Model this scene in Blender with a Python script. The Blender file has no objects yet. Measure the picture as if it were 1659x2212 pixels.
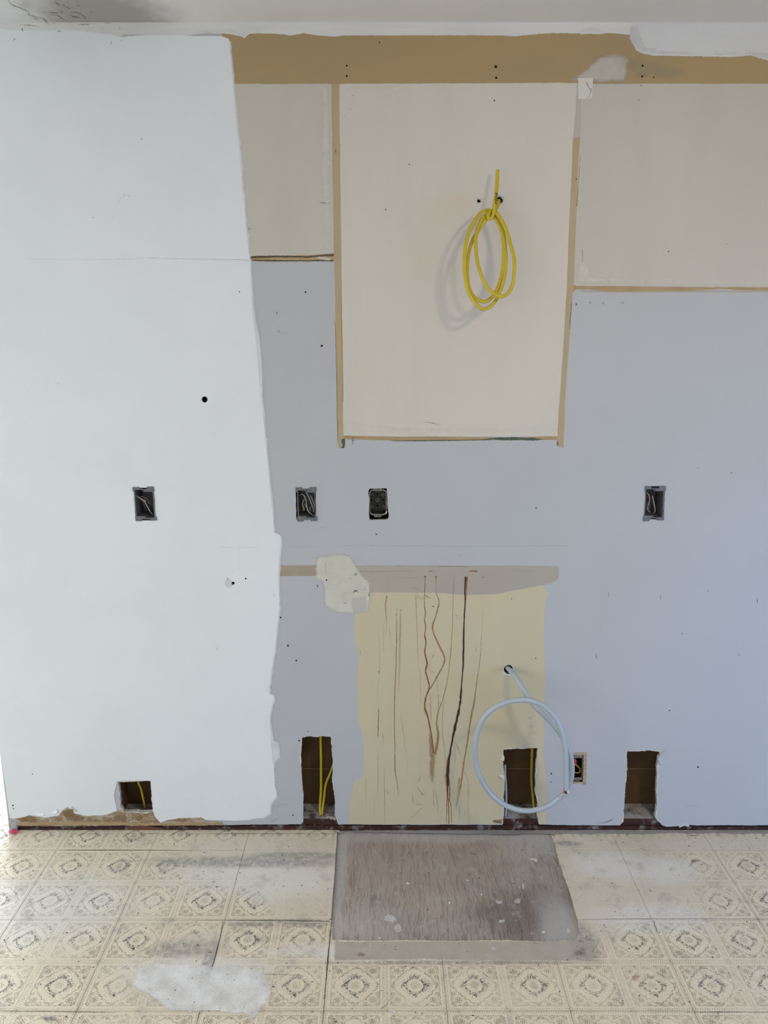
import bpy, math, random
import numpy as np
from mathutils import Vector, Matrix
from mathutils.geometry import delaunay_2d_cdt

scene = bpy.context.scene
col = scene.collection
random.seed(7)

# ------------------------------------------------------------------ camera
F_PX, CX, CY = 1655.0, 829.5, 1106.0
CAM_H, CAM_D, PITCH = 1.618, 2.285, math.radians(12.7)
cam_d = bpy.data.cameras.new('camera')
cam = bpy.data.objects.new('camera', cam_d)
col.objects.link(cam)
cam.location = (0, -CAM_D, CAM_H)
cam.rotation_euler = (math.pi / 2 - PITCH, 0, 0)
cam_d.sensor_fit = 'HORIZONTAL'
cam_d.sensor_width = 36.0
cam_d.lens = F_PX / 1659.0 * 36.0
cam_d.clip_start = 0.02
scene.camera = cam

# ------------------------------------------------------------------ world, daylight, exposure
scene.view_settings.view_transform = 'Standard'
scene.view_settings.look = 'None'
scene.view_settings.gamma = 1.0
scene.view_settings.use_curve_mapping = False
scene.view_settings.exposure = -0.12

world = bpy.data.worlds.new('sky')
scene.world = world
world.use_nodes = True
world.node_tree.nodes['Background'].inputs[0].default_value = (0.62, 0.78, 1.0, 1)
world.node_tree.nodes['Background'].inputs[1].default_value = 0.6


def area(name, loc, direction, sx, sy, power, color):
    l = bpy.data.lights.new(name, 'AREA')
    l.shape = 'RECTANGLE'
    l.size, l.size_y = sx, sy
    l.energy, l.color = power, color
    o = bpy.data.objects.new(name, l)
    col.objects.link(o)
    o.location = loc
    o.rotation_euler = Vector(direction).to_track_quat('-Z', 'Y').to_euler()
    return o


# daylight standing in the openings of the room shell, with added fills among it
area('daylight_patio_door', (-3.24, -3.45, 1.1), (1, 0.0, -0.75), 1.9, 2.0, 66, (0.93, 0.965, 1.0))
area('daylight_far_window', (-2.3, 3.15, 1.3), (0, -1, -0.1), 1.7, 1.9, 230, (0.84, 0.93, 1.0))
area('added_blue_side_fill', (2.64, -1.75, 0.6), (-1, 0.6, -0.75), 1.3, 0.6, 52, (0.22, 0.48, 1.0))  # unseen low source, added and tinted blue to colour the lower right wall
area('added_left_fill', (-3.18, -0.55, 1.25), (1, 0.0, -0.75), 1.3, 1.3, 46, (0.68, 0.84, 1.0))  # unseen source added to brighten the left floor and the wall's left edge
area('daylight_rear_window', (0.1, -4.54, 1.45), (0, 1, 0), 2.4, 1.3, 14, (0.93, 0.95, 1.0))

# ------------------------------------------------------------------ picking helpers (pixel of the photograph -> place in the room)
CT, ST = math.cos(PITCH), math.sin(PITCH)
CAM = Vector((0, -CAM_D, CAM_H))


def ray(px, py):
    u, v = (px - CX) / F_PX, -(py - CY) / F_PX
    return Vector((u, v * ST + CT, v * CT - ST))


def wall_pt(px, py, depth=0.0):          # depth = distance in front of the wall
    d = ray(px, py)
    return CAM + d * ((CAM_D - depth) / d.y)


def floor_pt(px, py, z=0.0):
    d = ray(px, py)
    return CAM + d * ((z - CAM_H) / d.z)


CEIL_Z = 2.444


def wxz(px, py, y=0.0):
    p = wall_pt(px, py, -y)
    return (p.x, p.z)


# ------------------------------------------------------------------ mesh helpers
def tag(o, label=None, cat=None, group=None, kind=None):
    if label: o['label'] = label
    if cat: o['category'] = cat
    if group: o['group'] = group
    if kind: o['kind'] = kind
    return o


def empty(name, loc):
    o = bpy.data.objects.new(name, None)
    o.empty_display_size = 0.05
    col.objects.link(o)
    o.location = loc
    return o


def make(name, verts, faces, mats, parent=None, origin=None, smooth=False, midx=None):
    """verts in world space; origin (or the parent's place) becomes the object's origin"""
    org = Vector(origin) if origin is not None else Vector((0, 0, 0))
    me = bpy.data.meshes.new(name)
    me.from_pydata([tuple(Vector(v) - org) for v in verts], [], [tuple(f) for f in faces])
    if not isinstance(mats, (list, tuple)): mats = [mats]
    for m in mats: me.materials.append(m)
    if midx is not None:
        me.polygons.foreach_set('material_index', list(midx))
    if smooth:
        me.polygons.foreach_set('use_smooth', [True] * len(me.polygons))
    me.update()
    o = bpy.data.objects.new(name, me)
    col.objects.link(o)
    o.location = org
    if parent is not None:
        o.parent = parent
        o.location = org - parent.location
    return o


def box_vf(x0, x1, y0, y1, z0, z1):
    v = [(x0, y0, z0), (x1, y0, z0), (x1, y1, z0), (x0, y1, z0), (x0, y0, z1), (x1, y0, z1), (x1, y1, z1), (x0, y1, z1)]
    f = [(0, 3, 2, 1), (4, 5, 6, 7), (0, 1, 5, 4), (1, 2, 6, 5), (2, 3, 7, 6), (3, 0, 4, 7)]
    return v, f


def join(*vfs):
    V, Fc = [], []
    for v, f in vfs:
        n = len(V)
        V += list(v)
        Fc += [tuple(i + n for i in q) for q in f]
    return V, Fc


def pip(poly, pts):
    poly = np.asarray(poly, float); pts = np.asarray(pts, float)
    x, y = pts[:, 0], pts[:, 1]
    inside = np.zeros(len(pts), bool)
    px, py = poly[:, 0], poly[:, 1]
    qx, qy = np.roll(px, 1), np.roll(py, 1)
    for i in range(len(poly)):
        c = (py[i] > y) != (qy[i] > y)
        if not c.any(): continue
        xi = (qx[i] - px[i]) * (y - py[i]) / (qy[i] - py[i] + 1e-18) + px[i]
        inside ^= c & (x < xi)
    return inside


def cdt(outer, holes=(), extra=()):
    V, E = [], []

    def add(loop):
        n = len(V)
        V.extend(Vector((a, b)) for a, b in loop)
        E.extend((n + i, n + (i + 1) % len(loop)) for i in range(len(loop)))
    add(outer)
    for h in holes: add(h)
    V.extend(Vector(p) for p in extra)
    rv, re, rf, *_ = delaunay_2d_cdt(V, E, [], 0, 1e-7)
    P = np.array([(v.x, v.y) for v in rv])
    T = np.array([tuple(f) for f in rf])
    c = P[T].mean(axis=1)
    keep = pip(outer, c)
    for h in holes: keep &= ~pip(h, c)
    T = T[keep]
    used = np.unique(T)
    m = -np.ones(len(P), int); m[used] = np.arange(len(used))
    return P[used], m[T]


def boundary(T):
    s = {}
    for a, b, c in T:
        for e in ((a, b), (b, c), (c, a)):
            k = (min(e), max(e))
            s[k] = None if k in s else e
    return [e for e in s.values() if e is not None]


def nz1(n, period, rng):
    k = max(2, int(n / period) + 2)
    a = rng.uniform(-1, 1, k)
    x = np.linspace(0, k - 1.001, n)
    i = x.astype(int); t = x - i; t = t * t * (3 - 2 * t)
    return a[i] * (1 - t) + a[i + 1] * t


def densify(pts, step, closed=True):
    out = []
    n = len(pts)
    for i in range(n if closed else n - 1):
        a, b = np.array(pts[i][:2], float), np.array(pts[(i + 1) % n][:2], float)
        k = max(1, int(np.linalg.norm(b - a) / step))
        for j in range(k): out.append(a + (b - a) * j / k)
    if not closed: out.append(np.array(pts[-1][:2], float))
    return np.array(out)


def ragged(pts, amp=1.2, step=2.5, seed=1, closed=True):
    rng = np.random.default_rng(seed)
    p = densify(pts, step, closed)
    n = len(p)
    t = np.roll(p, -1, 0) - np.roll(p, 1, 0)
    if not closed: t[0] = p[1] - p[0]; t[-1] = p[-1] - p[-2]
    t /= np.linalg.norm(t, axis=1)[:, None] + 1e-9
    nrm = np.stack([-t[:, 1], t[:, 0]], 1)
    d = 0.55 * nz1(n, 11, rng) + 0.35 * nz1(n, 4, rng) + 0.35 * rng.uniform(-1, 1, n)
    return p + nrm * (d * amp)[:, None]


def catmull(pts, sub=6, closed=False):
    P = [Vector(p) for p in pts]
    n = len(P)
    out = []
    for i in range(n if closed else n - 1):
        if closed:
            a, b, c, d = P[i - 1], P[i], P[(i + 1) % n], P[(i + 2) % n]
        else:
            a, b, c, d = P[max(i - 1, 0)], P[i], P[i + 1], P[min(i + 2, n - 1)]
        for j in range(sub):
            t = j / sub
            out.append(0.5 * ((2 * b) + (c - a) * t + (2 * a - 5 * b + 4 * c - d) * t * t + (3 * b - a - 3 * c + d) * t ** 3))
    if not closed: out.append(P[-1])
    return out


def tube(pts, ra, rb=None, sides=10, face=Vector((0, -1, 0)), cap=True):
    """swept ellipse: ra in the plane across `face`, rb along `face`"""
    rb = ra if rb is None else rb
    V, Fc = [], []
    n = len(pts)
    for i, p in enumerate(pts):
        t = (pts[min(i + 1, n - 1)] - pts[max(i - 1, 0)]).normalized()
        s = t.cross(face)
        if s.length < 1e-3: s = t.cross(Vector((0.3, 0.1, 1)))
        s.normalize()
        w = s.cross(t).normalized()
        A = ra[i] if hasattr(ra, '__len__') else ra
        B = rb[i] if hasattr(rb, '__len__') else rb
        for k in range(sides):
            a = 2 * math.pi * k / sides
            V.append(p + s * (A * math.cos(a)) + w * (B * math.sin(a)))
    for i in range(n - 1):
        for k in range(sides):
            k2 = (k + 1) % sides
            Fc.append((i * sides + k, i * sides + k2, (i + 1) * sides + k2, (i + 1) * sides + k))
    if cap:
        Fc.append(tuple(range(sides))[::-1])
        Fc.append(tuple((n - 1) * sides + k for k in range(sides)))
    return V, Fc


def s2l(c):
    return tuple((x / 12.92 if x <= 0.04045 else ((x + 0.055) / 1.055) ** 2.4) for x in (v / 255 for v in c))


# ------------------------------------------------------------------ materials
class NT:
    def __init__(self, name):
        self.m = bpy.data.materials.new(name)
        self.m.use_nodes = True
        self.t = self.m.node_tree
        self.n, self.l = self.t.nodes, self.t.links
        self.b = self.n['Principled BSDF']
        self.out = self.n['Material Output']
        self._pos = None

    def pos(self):
        if self._pos is None:
            self._pos = self.n.new('ShaderNodeNewGeometry').outputs['Position']
        return self._pos

    def put(self, sock, v):
        if isinstance(v, bpy.types.NodeSocket): self.l.new(v, sock)
        elif isinstance(v, (tuple, list)) and len(v) == 3 and sock.type == 'RGBA': sock.default_value = (*v, 1)
        else: sock.default_value = v

    def math(self, op, a, b=0.0, clamp=False):
        n = self.n.new('ShaderNodeMath'); n.operation = op; n.use_clamp = clamp
        self.put(n.inputs[0], a); self.put(n.inputs[1], b)
        return n.outputs[0]

    def vmath(self, op, a, b=(0, 0, 0)):
        n = self.n.new('ShaderNodeVectorMath')
        if op == 'SCALE_': op, b = 'MULTIPLY', (3000, 3000, 3000)
        n.operation = op
        self.put(n.inputs[0], a); self.put(n.inputs[1], b)
        return n.outputs['Value'] if op in ('LENGTH', 'DOT_PRODUCT') else n.outputs['Vector']

    def noise(self, scale, detail=3, rough=0.55, vec=None, stretch=None, dist=0.0, color=False):
        n = self.n.new('ShaderNodeTexNoise')
        v = self.pos() if vec is None else vec
        if stretch: v = self.vmath('MULTIPLY', v, stretch)
        self.l.new(v, n.inputs['Vector'])
        n.inputs['Scale'].default_value = scale
        n.inputs['Detail'].default_value = detail
        n.inputs['Roughness'].default_value = rough
        n.inputs['Distortion'].default_value = dist
        return n.outputs['Color'] if color else n.outputs['Fac']

    def voronoi(self, scale, feature='F1', vec=None):
        n = self.n.new('ShaderNodeTexVoronoi'); n.feature = feature
        self.l.new(self.pos() if vec is None else vec, n.inputs['Vector'])
        n.inputs['Scale'].default_value = scale
        return n.outputs['Distance']

    def ramp(self, v, a, b, c=0.0, d=1.0):
        n = self.n.new('ShaderNodeMapRange'); n.interpolation_type = 'SMOOTHSTEP'
        self.put(n.inputs[0], v)
        for i, x in enumerate((a, b, c, d)): n.inputs[1 + i].default_value = x
        return n.outputs[0]

    def mix(self, f, a, b, blend='MIX'):
        n = self.n.new('ShaderNodeMix'); n.data_type = 'RGBA'; n.blend_type = blend
        self.put(n.inputs[0], f); self.put(n.inputs[6], a); self.put(n.inputs[7], b)
        return n.outputs[2]

    def blob(self, c, r, soft=0.5, warp=None, amt=0.0):
        """1 inside an ellipsoid about c with radii r, ragged by a noise"""
        v = self.vmath('SUBTRACT', self.pos(), tuple(c))
        v = self.vmath('DIVIDE', v, tuple(r))
        d = self.vmath('LENGTH', v)
        if warp is not None:
            d = self.math('ADD', d, self.math('MULTIPLY', self.math('SUBTRACT', warp, 0.5), amt))
        return self.ramp(d, 1.0 - soft * 0.5, 1.0 + soft * 0.5, 1.0, 0.0)

    def bump(self, h, strength=0.2, dist=0.001):
        n = self.n.new('ShaderNodeBump')
        n.inputs['Strength'].default_value = strength
        n.inputs['Distance'].default_value = dist
        self.put(n.inputs['Height'], h)
        self.l.new(n.outputs[0], self.b.inputs['Normal'])

    def done(self, color, rough=0.6, spec=0.5, metal=0.0, alpha=None):
        self.put(self.b.inputs['Base Color'], color)
        self.put(self.b.inputs['Roughness'], rough)
        self.b.inputs['Specular IOR Level'].default_value = spec
        self.b.inputs['Metallic'].default_value = metal
        if alpha is not None:
            # a broken film: fine grains of paint either sit there or do not
            g = self.vmath('FLOOR', self.vmath('SCALE_', self.pos()))
            w = self.n.new('ShaderNodeTexWhiteNoise'); w.noise_dimensions = '3D'
            self.l.new(g, w.inputs['Vector'])
            self.put(self.b.inputs['Alpha'], self.math('LESS_THAN', w.outputs['Value'], alpha))
        return self.m


def paint(name, c, c2=None, c3=None, rough=0.55, spec=0.3, bump=0.12, stretch=(1, 1, 1), scale=3.0, fine=0.05, fscale=260):
    k = NT(name)
    c2 = c2 or tuple(x * 0.94 for x in c)
    colr = k.mix(k.ramp(k.noise(scale, 4, 0.6, stretch=stretch), 0.35, 0.68), c, c2)
    if c3: colr = k.mix(k.ramp(k.noise(scale * 0.55, 2, 0.5, stretch=(1.3, 1, .8)), 0.5, 0.72), colr, c3)
    f = k.noise(fscale, 2, 0.6)
    colr = k.mix(k.math('MULTIPLY', k.ramp(f, 0.3, 0.7), fine * 2), colr, tuple(x * 0.8 for x in c))
    k.bump(k.math('ADD', k.noise(420, 2, 0.5), k.math('MULTIPLY', k.noise(38, 3, 0.6, stretch=(.4, 1, 1)), 1.6)), bump, 0.0012)
    return k.done(colr, rough, spec)


def plain(name, c, rough=0.5, spec=0.4, metal=0.0, var=0.12, scale=60, bump=0.0):
    k = NT(name)
    colr = k.mix(k.ramp(k.noise(scale, 3), 0.3, 0.7), c, tuple(x * (1 - var) for x in c))
    if bump: k.bump(k.noise(scale * 4, 3), bump, 0.001)
    return k.done(colr, rough, spec, metal)


WHITE = (0.78, 0.785, 0.77)
M = {}
M['white'] = paint('fresh_white_wall_paint', (0.635, 0.645, 0.64), (0.61, 0.62, 0.615), bump=0.14, fine=0.015)
M['grey'] = paint('old_grey_wall_paint', (0.389, 0.391, 0.394), (0.377, 0.379, 0.384), bump=0.14, fine=0.02)
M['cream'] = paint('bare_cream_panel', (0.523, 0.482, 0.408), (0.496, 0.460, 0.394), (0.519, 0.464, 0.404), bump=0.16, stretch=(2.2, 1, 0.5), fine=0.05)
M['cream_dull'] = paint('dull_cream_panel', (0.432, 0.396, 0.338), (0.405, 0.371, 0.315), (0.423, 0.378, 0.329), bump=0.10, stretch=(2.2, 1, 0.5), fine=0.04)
M['cream_side'] = paint('darker_cream_panel', (0.459, 0.424, 0.360), (0.431, 0.400, 0.342), (0.445, 0.400, 0.354), bump=0.10, stretch=(2.2, 1, 0.5), fine=0.04)  # a darker cream for the left and right panels
M['cream_light'] = paint('pale_cream_brush', (0.558, 0.531, 0.473), (0.531, 0.504, 0.446), bump=0.15, stretch=(0.4, 1, 3), scale=9)
M['mauve'] = paint('mauve_beige_paint', (0.396, 0.360, 0.315), (0.378, 0.338, 0.302), bump=0.12)
M['ceil_brush'] = paint('brushed_ceiling_white', (0.594, 0.578, 0.545), (0.540, 0.526, 0.497), stretch=(0.5, 1, 5), scale=7, bump=0.2)
M['white_blot'] = paint('new_white_brush_paint', (0.544, 0.534, 0.525), (0.512, 0.502, 0.493), stretch=(0.5, 1, 4), scale=6, bump=0.2)
M['yellow_cream'] = paint('yellowed_cream_paint', (0.471, 0.414, 0.274), (0.453, 0.396, 0.266), (0.471, 0.400, 0.270), bump=0.08, fine=0.03, stretch=(2.5, 1, 0.4))
M['taupe'] = paint('taupe_paint', (0.352, 0.313, 0.253), (0.331, 0.296, 0.244), bump=0.1)
M['taupe_brown'] = paint('brown_taupe_paint', (0.310, 0.259, 0.191), (0.281, 0.234, 0.174), bump=0.1, scale=12)
M['plaster'] = paint('cream_filler', (0.504, 0.479, 0.399), (0.475, 0.449, 0.374), bump=1.0, scale=26, fine=0.12, fscale=90)
M['plaster_pale'] = paint('pale_filler', (0.428, 0.399, 0.353), bump=0.2)
M['gypsum'] = plain('broken_gypsum_edge', (0.52, 0.49, 0.44), 0.9, 0.1, var=0.45, scale=180, bump=0.5)
M['hole'] = plain('dark_hole', (0.012, 0.010, 0.009), 0.9, 0.1)
M['scuff'] = plain('grey_scuff', (0.16, 0.15, 0.14), 0.8, 0.2, scale=300, var=0.4)
M['scuff_soft'] = plain('soft_grey_scuff', (0.33, 0.32, 0.31), 0.8, 0.2, scale=300, var=0.2)


def tan_mat():
    k = NT('bare_tan_fibreboard')
    c = k.mix(k.ramp(k.noise(2.2, 3, stretch=(1, 1, 3)), 0.35, 0.65), (0.335, 0.232, 0.108), (0.305, 0.222, 0.112))
    c = k.mix(k.math('MULTIPLY', k.ramp(k.noise(9, 3, stretch=(.3, 1, 3)), 0.55, 0.8), 0.35), c, (0.31, 0.205, 0.095))
    k.bump(k.noise(300, 2), 0.08, 0.001)
    return k.done(c, 0.6, 0.3)


M['tan'] = tan_mat()
M['strip'] = paint('tan_strip', (0.37, 0.29, 0.165), (0.34, 0.26, 0.145), (0.385, 0.315, 0.19), bump=0.1, scale=6, stretch=(1, 1, .7))
M['strip_warm'] = paint('warm_tan_strip', (0.36, 0.25, 0.125), (0.30, 0.205, 0.10), bump=0.1, scale=16)
M['torn'] = paint('torn_brown_paper', (0.22, 0.145, 0.07), (0.15, 0.095, 0.045), bump=0.4, scale=40)
M['strip_edge'] = plain('dark_glue_edge', (0.13, 0.09, 0.045), 0.7, 0.3, scale=200, var=0.6)
M['green_edge'] = plain('old_green_paint', (0.085, 0.115, 0.075), 0.7, 0.3, scale=120, var=0.5)


def alpha_paint(name, c, thr=(0.42, 0.58), scale=90, stretch=(1, 1, 1), rough=0.6, detail=4, edge=True, amax=1.0):
    """ragged semi-opaque layer: noise decides where paint sits; mesh attribute `fade` thins it out"""
    k = NT(name)
    a = k.n.new('ShaderNodeAttribute'); a.attribute_name = 'fade'
    v = k.noise(scale, detail, 0.65, stretch=stretch)
    if edge:
        v = k.math('ADD', v, k.math('SUBTRACT', k.math('MULTIPLY', a.outputs['Fac'], 1.0), 0.5))
    f = k.ramp(v, thr[0], thr[1], 0.0, amax)
    cc = k.mix(k.ramp(k.noise(30, 3), .3, .7), c, tuple(x * .9 for x in c))
    return k.done(cc, rough, 0.25, alpha=f)


M['white_thin'] = alpha_paint('thin_roller_white', (0.636, 0.641, 0.632), (0.20, 0.75), 420, amax=0.85)
M['white_soft'] = alpha_paint('soft_brushed_white', (0.469, 0.461, 0.448), (0.42, 0.62), 45, (0.35, 1, 3))
M['mauve_soft'] = alpha_paint('soft_mauve_primer', (0.425, 0.38, 0.325), (0.25, 0.75), 60, (0.5, 1, 2))
M['tan_pale'] = alpha_paint('pale_tan_film', (0.36, 0.29, 0.185), (0.2, 0.9), 30, amax=0.8)
M['dirt_soft'] = alpha_paint('grime', (0.20, 0.175, 0.14), (0.45, 1.0), 22, (0.7, 1, 1))
M['rim_soft'] = alpha_paint('pale_brushed_rim', (0.60, 0.565, 0.49), (0.35, 0.95), 40, (0.35, 1, 2.5), amax=0.6)
M['plaster_soft'] = alpha_paint('feathered_filler', (0.515, 0.488, 0.414), (0.30, 0.62), 150)


def drip_mat(name, c, thr):
    k = NT(name)
    a = k.n.new('ShaderNodeAttribute'); a.attribute_name = 'fade'
    v = k.noise(230, 3, 0.7, stretch=(1, 1, 0.35))
    f = k.ramp(k.math('ADD', v, k.math('SUBTRACT', a.outputs['Fac'], 0.5)), thr[0], thr[1])
    return k.done(c, 0.5, 0.4, alpha=f)


M['rust'] = drip_mat('rusty_drip', (0.20, 0.09, 0.026), (0.20, 0.66))
M['rust_pale'] = drip_mat('pale_rusty_drip', (0.26, 0.155, 0.07), (0.30, 0.95))
M['rust_faint'] = drip_mat('faint_drip', (0.29, 0.20, 0.115), (0.42, 1.35))
M['rust_dark'] = drip_mat('dark_brown_drip', (0.036, 0.011, 0.005), (0.05, 0.45))
M['pencil'] = drip_mat('pencil_scuff', (0.18, 0.16, 0.135), (0.45, 1.0))
M['crack'] = drip_mat('hairline_crack', (0.07, 0.06, 0.05), (0.20, 0.8))

# ------------------------------------------------------------------ the wall: cut-outs and holes (traced, then placed on the wall plane)


def crop(pts, ox, oy, s):
    return [(ox + a / s, oy + b / s) for a, b in pts]


cutA = crop([(460, 300), (560, 276), (760, 287), (800, 276), (1015, 272), (1030, 500), (1037, 700), (1045, 900), (1050, 1150), (1070, 1300), (1087, 1450), (1095, 1650), (1088, 1775), (1120, 1850), (1150, 1925), (1160, 2200), (440, 2200), (445, 1955), (490, 1910), (490, 1650), (488, 1450), (470, 1250), (460, 1050), (450, 850), (440, 650), (452, 420)], 600, 1560, 8.85)
cutB = crop([(190, 262), (700, 248), (690, 420), (675, 530), (668, 700), (662, 890), (690, 1000), (706, 1100), (690, 1250), (702, 1330), (722, 1395), (722, 1600), (180, 1600), (186, 1385), (190, 1130), (205, 880), (205, 640), (190, 550), (190, 400)], 1060, 1580, 6.9125)
cutC = crop([(510, 303), (700, 306), (890, 297), (1157, 300), (1165, 380), (1118, 420), (1105, 600), (1110, 780), (1100, 960), (1095, 1100), (1090, 1240), (1085, 1380), (1080, 1540), (1062, 1600), (1130, 1700), (1200, 1768), (1200, 2100), (360, 2100), (362, 1775), (420, 1700), (430, 1500), (450, 1350), (460, 1200), (480, 1000), (490, 850), (500, 650), (505, 450)], 1300, 1590, 9.217)
cutD = crop([(510, 362), (800, 350), (1155, 348), (1170, 500), (1180, 720), (1200, 945), (1000, 962), (860, 950), (620, 945), (560, 850), (548, 600)], 200, 1650, 9.217)
box1_hole = crop([(262, 225), (548, 222), (568, 690), (285, 690)], 250, 1020, 6.636)
box2_hole = crop([(214, 200), (450, 195), (460, 560), (222, 560)], 600, 1020, 5.53)
box3_hole = crop([(1085, 215), (1100, 196), (1180, 192), (1300, 193), (1310, 260), (1312, 420), (1325, 520), (1322, 560), (1290, 572), (1097, 572), (1085, 480), (1095, 330), (1083, 260)], 600, 1020, 5.53)
box4_hole = crop([(590, 338), (1075, 342), (1052, 800), (1035, 1130), (560, 1130), (600, 620)], 1340, 1020, 11.06)
box5_hole = crop([(1150, 330), (1420, 318), (1415, 790), (1385, 795), (1330, 765), (1150, 775)], 1060, 1580, 6.9125)


def disc(px, py, r, n=14, squash=1.0, rot=0.0):
    return [(px + r * math.cos(2 * math.pi * i / n + rot), py + r * squash * math.sin(2 * math.pi * i / n + rot)) for i in range(n)]


round_holes = [disc(442, 863, 6.5), disc(1079, 432, 7.5), disc(1034.5, 434, 4.0), disc(1098, 1446, 10.0), disc(503.5, 1260, 3.6)]
HOLES = []
for i, h in enumerate((cutA, cutB, cutC, cutD)):
    HOLES.append([wxz(*p) for p in ragged(h, 1.7, 2.0, 20 + i)])
for i, h in enumerate((box1_hole, box2_hole, box3_hole, box4_hole, box5_hole)):
    HOLES.append([wxz(*p) for p in ragged(h, 0.9, 2.2, 40 + i)])
for i, h in enumerate(round_holes):
    HOLES.append([wxz(*p) for p in ragged(h, 0.8, 2.5, 60 + i)])
HB = [(min(p[0] for p in h), max(p[0] for p in h), min(p[1] for p in h), max(p[1] for p in h)) for h in HOLES]

WALL_L = wxz(20, 1784)[0]
WALL_R = 2.6
z_bot = wxz(800, 1783)[1]

# wall board
rng = np.random.default_rng(3)
bot_px = ragged([(22, 1784), (60, 1783), (345, 1783), (600, 1781), (740, 1781), (1000, 1782), (1087, 1782), (1170, 1781), (1240, 1783), (1340, 1783), (1430, 1783), (1440, 1786), (1470, 1784), (1480, 1780), (1500, 1783), (1655, 1783)], 0.7, 3, 5, closed=False)
bot = [wxz(*p) for p in bot_px]
bot[0] = (WALL_L, bot[0][1])
outer = bot + [(1.4, z_bot), (WALL_R, z_bot), (WALL_R, CEIL_Z), (WALL_L, CEIL_Z)]
P, T = cdt(outer, HOLES)
TH = 0.0125
wall_verts = [(x, 0, z) for x, z in P]
wall_faces = [tuple(t) for t in T]
# orient towards the room
def orient(verts, faces, nrm=Vector((0, -1, 0))):
    out = []
    for f in faces:
        a, b, c = (Vector(verts[i]) for i in f[:3])
        out.append(f if (b - a).cross(c - a).dot(nrm) > 0 else f[::-1])
    return out
wall_faces = orient(wall_verts, wall_faces)
nf = len(wall_faces)
be = boundary(wall_faces)
nb = len(wall_verts)
wall_verts += [(x, TH, z) for x, z in P]
wall_faces += [(b, a, a + nb, b + nb) for a, b in be]
wall = make('wall_back', wall_verts, wall_faces, [M['grey'], M['gypsum']], midx=[0] * nf + [1] * (len(wall_faces) - nf))
tag(wall, 'patchy kitchen wall with cut-outs and bare cabinet outlines', 'wall', kind='structure')

LV = 0.00028
layer_no = {'n': 0}


def layer(name, pts, mat, lvl, amp=1.2, step=2.5, seed=1, parent=None, fade=None, grid=None, label=None, rag=None):
    """a coat of paint or filler lying lvl steps proud of the wall board"""
    pp = rag if rag is not None else ragged(pts, amp, step, seed)
    o2 = [wxz(*p) for p in pp]
    bb = (min(p[0] for p in o2), max(p[0] for p in o2), min(p[1] for p in o2), max(p[1] for p in o2))
    hs = [h for h, b in zip(HOLES, HB) if b[0] < bb[1] and b[1] > bb[0] and b[2] < bb[3] and b[3] > bb[2]]
    extra = []
    if grid:
        gx, gz = np.meshgrid(np.arange(bb[0], bb[1], grid), np.arange(bb[2], bb[3], grid))
        g = np.stack([gx.ravel(), gz.ravel()], 1)
        g += np.random.default_rng(seed).uniform(-.3, .3, g.shape) * grid
        g = g[pip(o2, g)]
        extra = [tuple(q) for q in g]
    P, T = cdt(o2, hs, extra)
    y = -lvl * LV
    vs = [(x, y, z) for x, z in P]
    fs = orient(vs, [tuple(t) for t in T])
    be = boundary(fs)
    n0 = len(vs)
    bi = sorted({i for e in be for i in e})
    mp = {v: n0 + k for k, v in enumerate(bi)}
    if fade is None:
        vs = vs + [(P[i][0], 0.0, P[i][1]) for i in bi]
        fs = fs + [(b, a, mp[a], mp[b]) for a, b in be]
    o = make(name, vs, fs, mat, parent or wall)
    if fade is not None:
        at = o.data.attributes.new('fade', 'FLOAT', 'POINT')
        # distance of every point to the outline
        ol = np.array(o2); d = np.full(len(P), 1e9)
        for s in range(0, len(P), 4000):
            q = P[s:s + 4000]
            d[s:s + 4000] = np.sqrt(((q[:, None, :] - ol[None]) ** 2).sum(2)).min(1)
        at.data.foreach_set('value', np.clip(d / fade, 0, 1).astype(np.float32))
    if label: o['label'] = label
    return o


OUTR = 1659 + 760     # the wall runs on beyond the frame

# 1 bare tan band under the ceiling
layer('bare_tan_band', [(480, 70), (620, 71), (760, 73), (830, 74), (1000, 74), (1100, 75), (1240, 70), (1300, 70), (1352, 68), (1420, 70), (1600, 100), (OUTR, 120), (OUTR, 181), (1659, 181), (1240, 181), (735, 181), (480, 182)], M['tan'], 1, 0.5, 3, 11)
# soft mauve primer smear on it
layer('mauve_primer_smear', crop([(120, 490), (200, 420), (290, 350), (370, 285), (450, 250), (520, 250), (600, 262), (640, 300), (620, 420), (640, 500), (400, 500)], 1180, 40, 3.463), M['mauve_soft'], 2, 2, 4, 12, fade=0.02, grid=0.008)
# paler tan patch beside the smear
layer('pale_tan_patch', crop([(520, 255), (700, 255), (830, 280), (1000, 290), (1100, 420), (1000, 488), (640, 490), (560, 420)], 1180, 40, 3.463), M['tan_pale'], 2.2, 3, 4, 14, fade=0.05, grid=0.01)
# 2 ceiling-line brush strip
strip_top = [(-160, 30), (1659, 46), (OUTR, 46)]
strip_bot = [(OUTR, 78), (1659, 84), (1380, 78), (1330, 72), (1240, 73), (1190, 71), (1110, 78), (1000, 76), (830, 77), (760, 76), (720, 79), (690, 77), (655, 72), (630, 77), (612, 74), (560, 72), (540, 73), (528, 83), (520, 78), (500, 74), (440, 72), (380, 80), (300, 84), (200, 78), (-160, 76)]
layer('brushed_white_strip', strip_top + strip_bot, M['ceil_brush'], 2.6, 1.3, 2.5, 15)
layer('feathered_brush_edge', [(520, 70), (850, 73), (1250, 68), (1362, 64), (1362, 82), (1240, 82), (1110, 88), (950, 87), (840, 86), (700, 84), (520, 84)], M['white_soft'], 2.3, 1.5, 3, 16, fade=0.018, grid=0.008)
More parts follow.
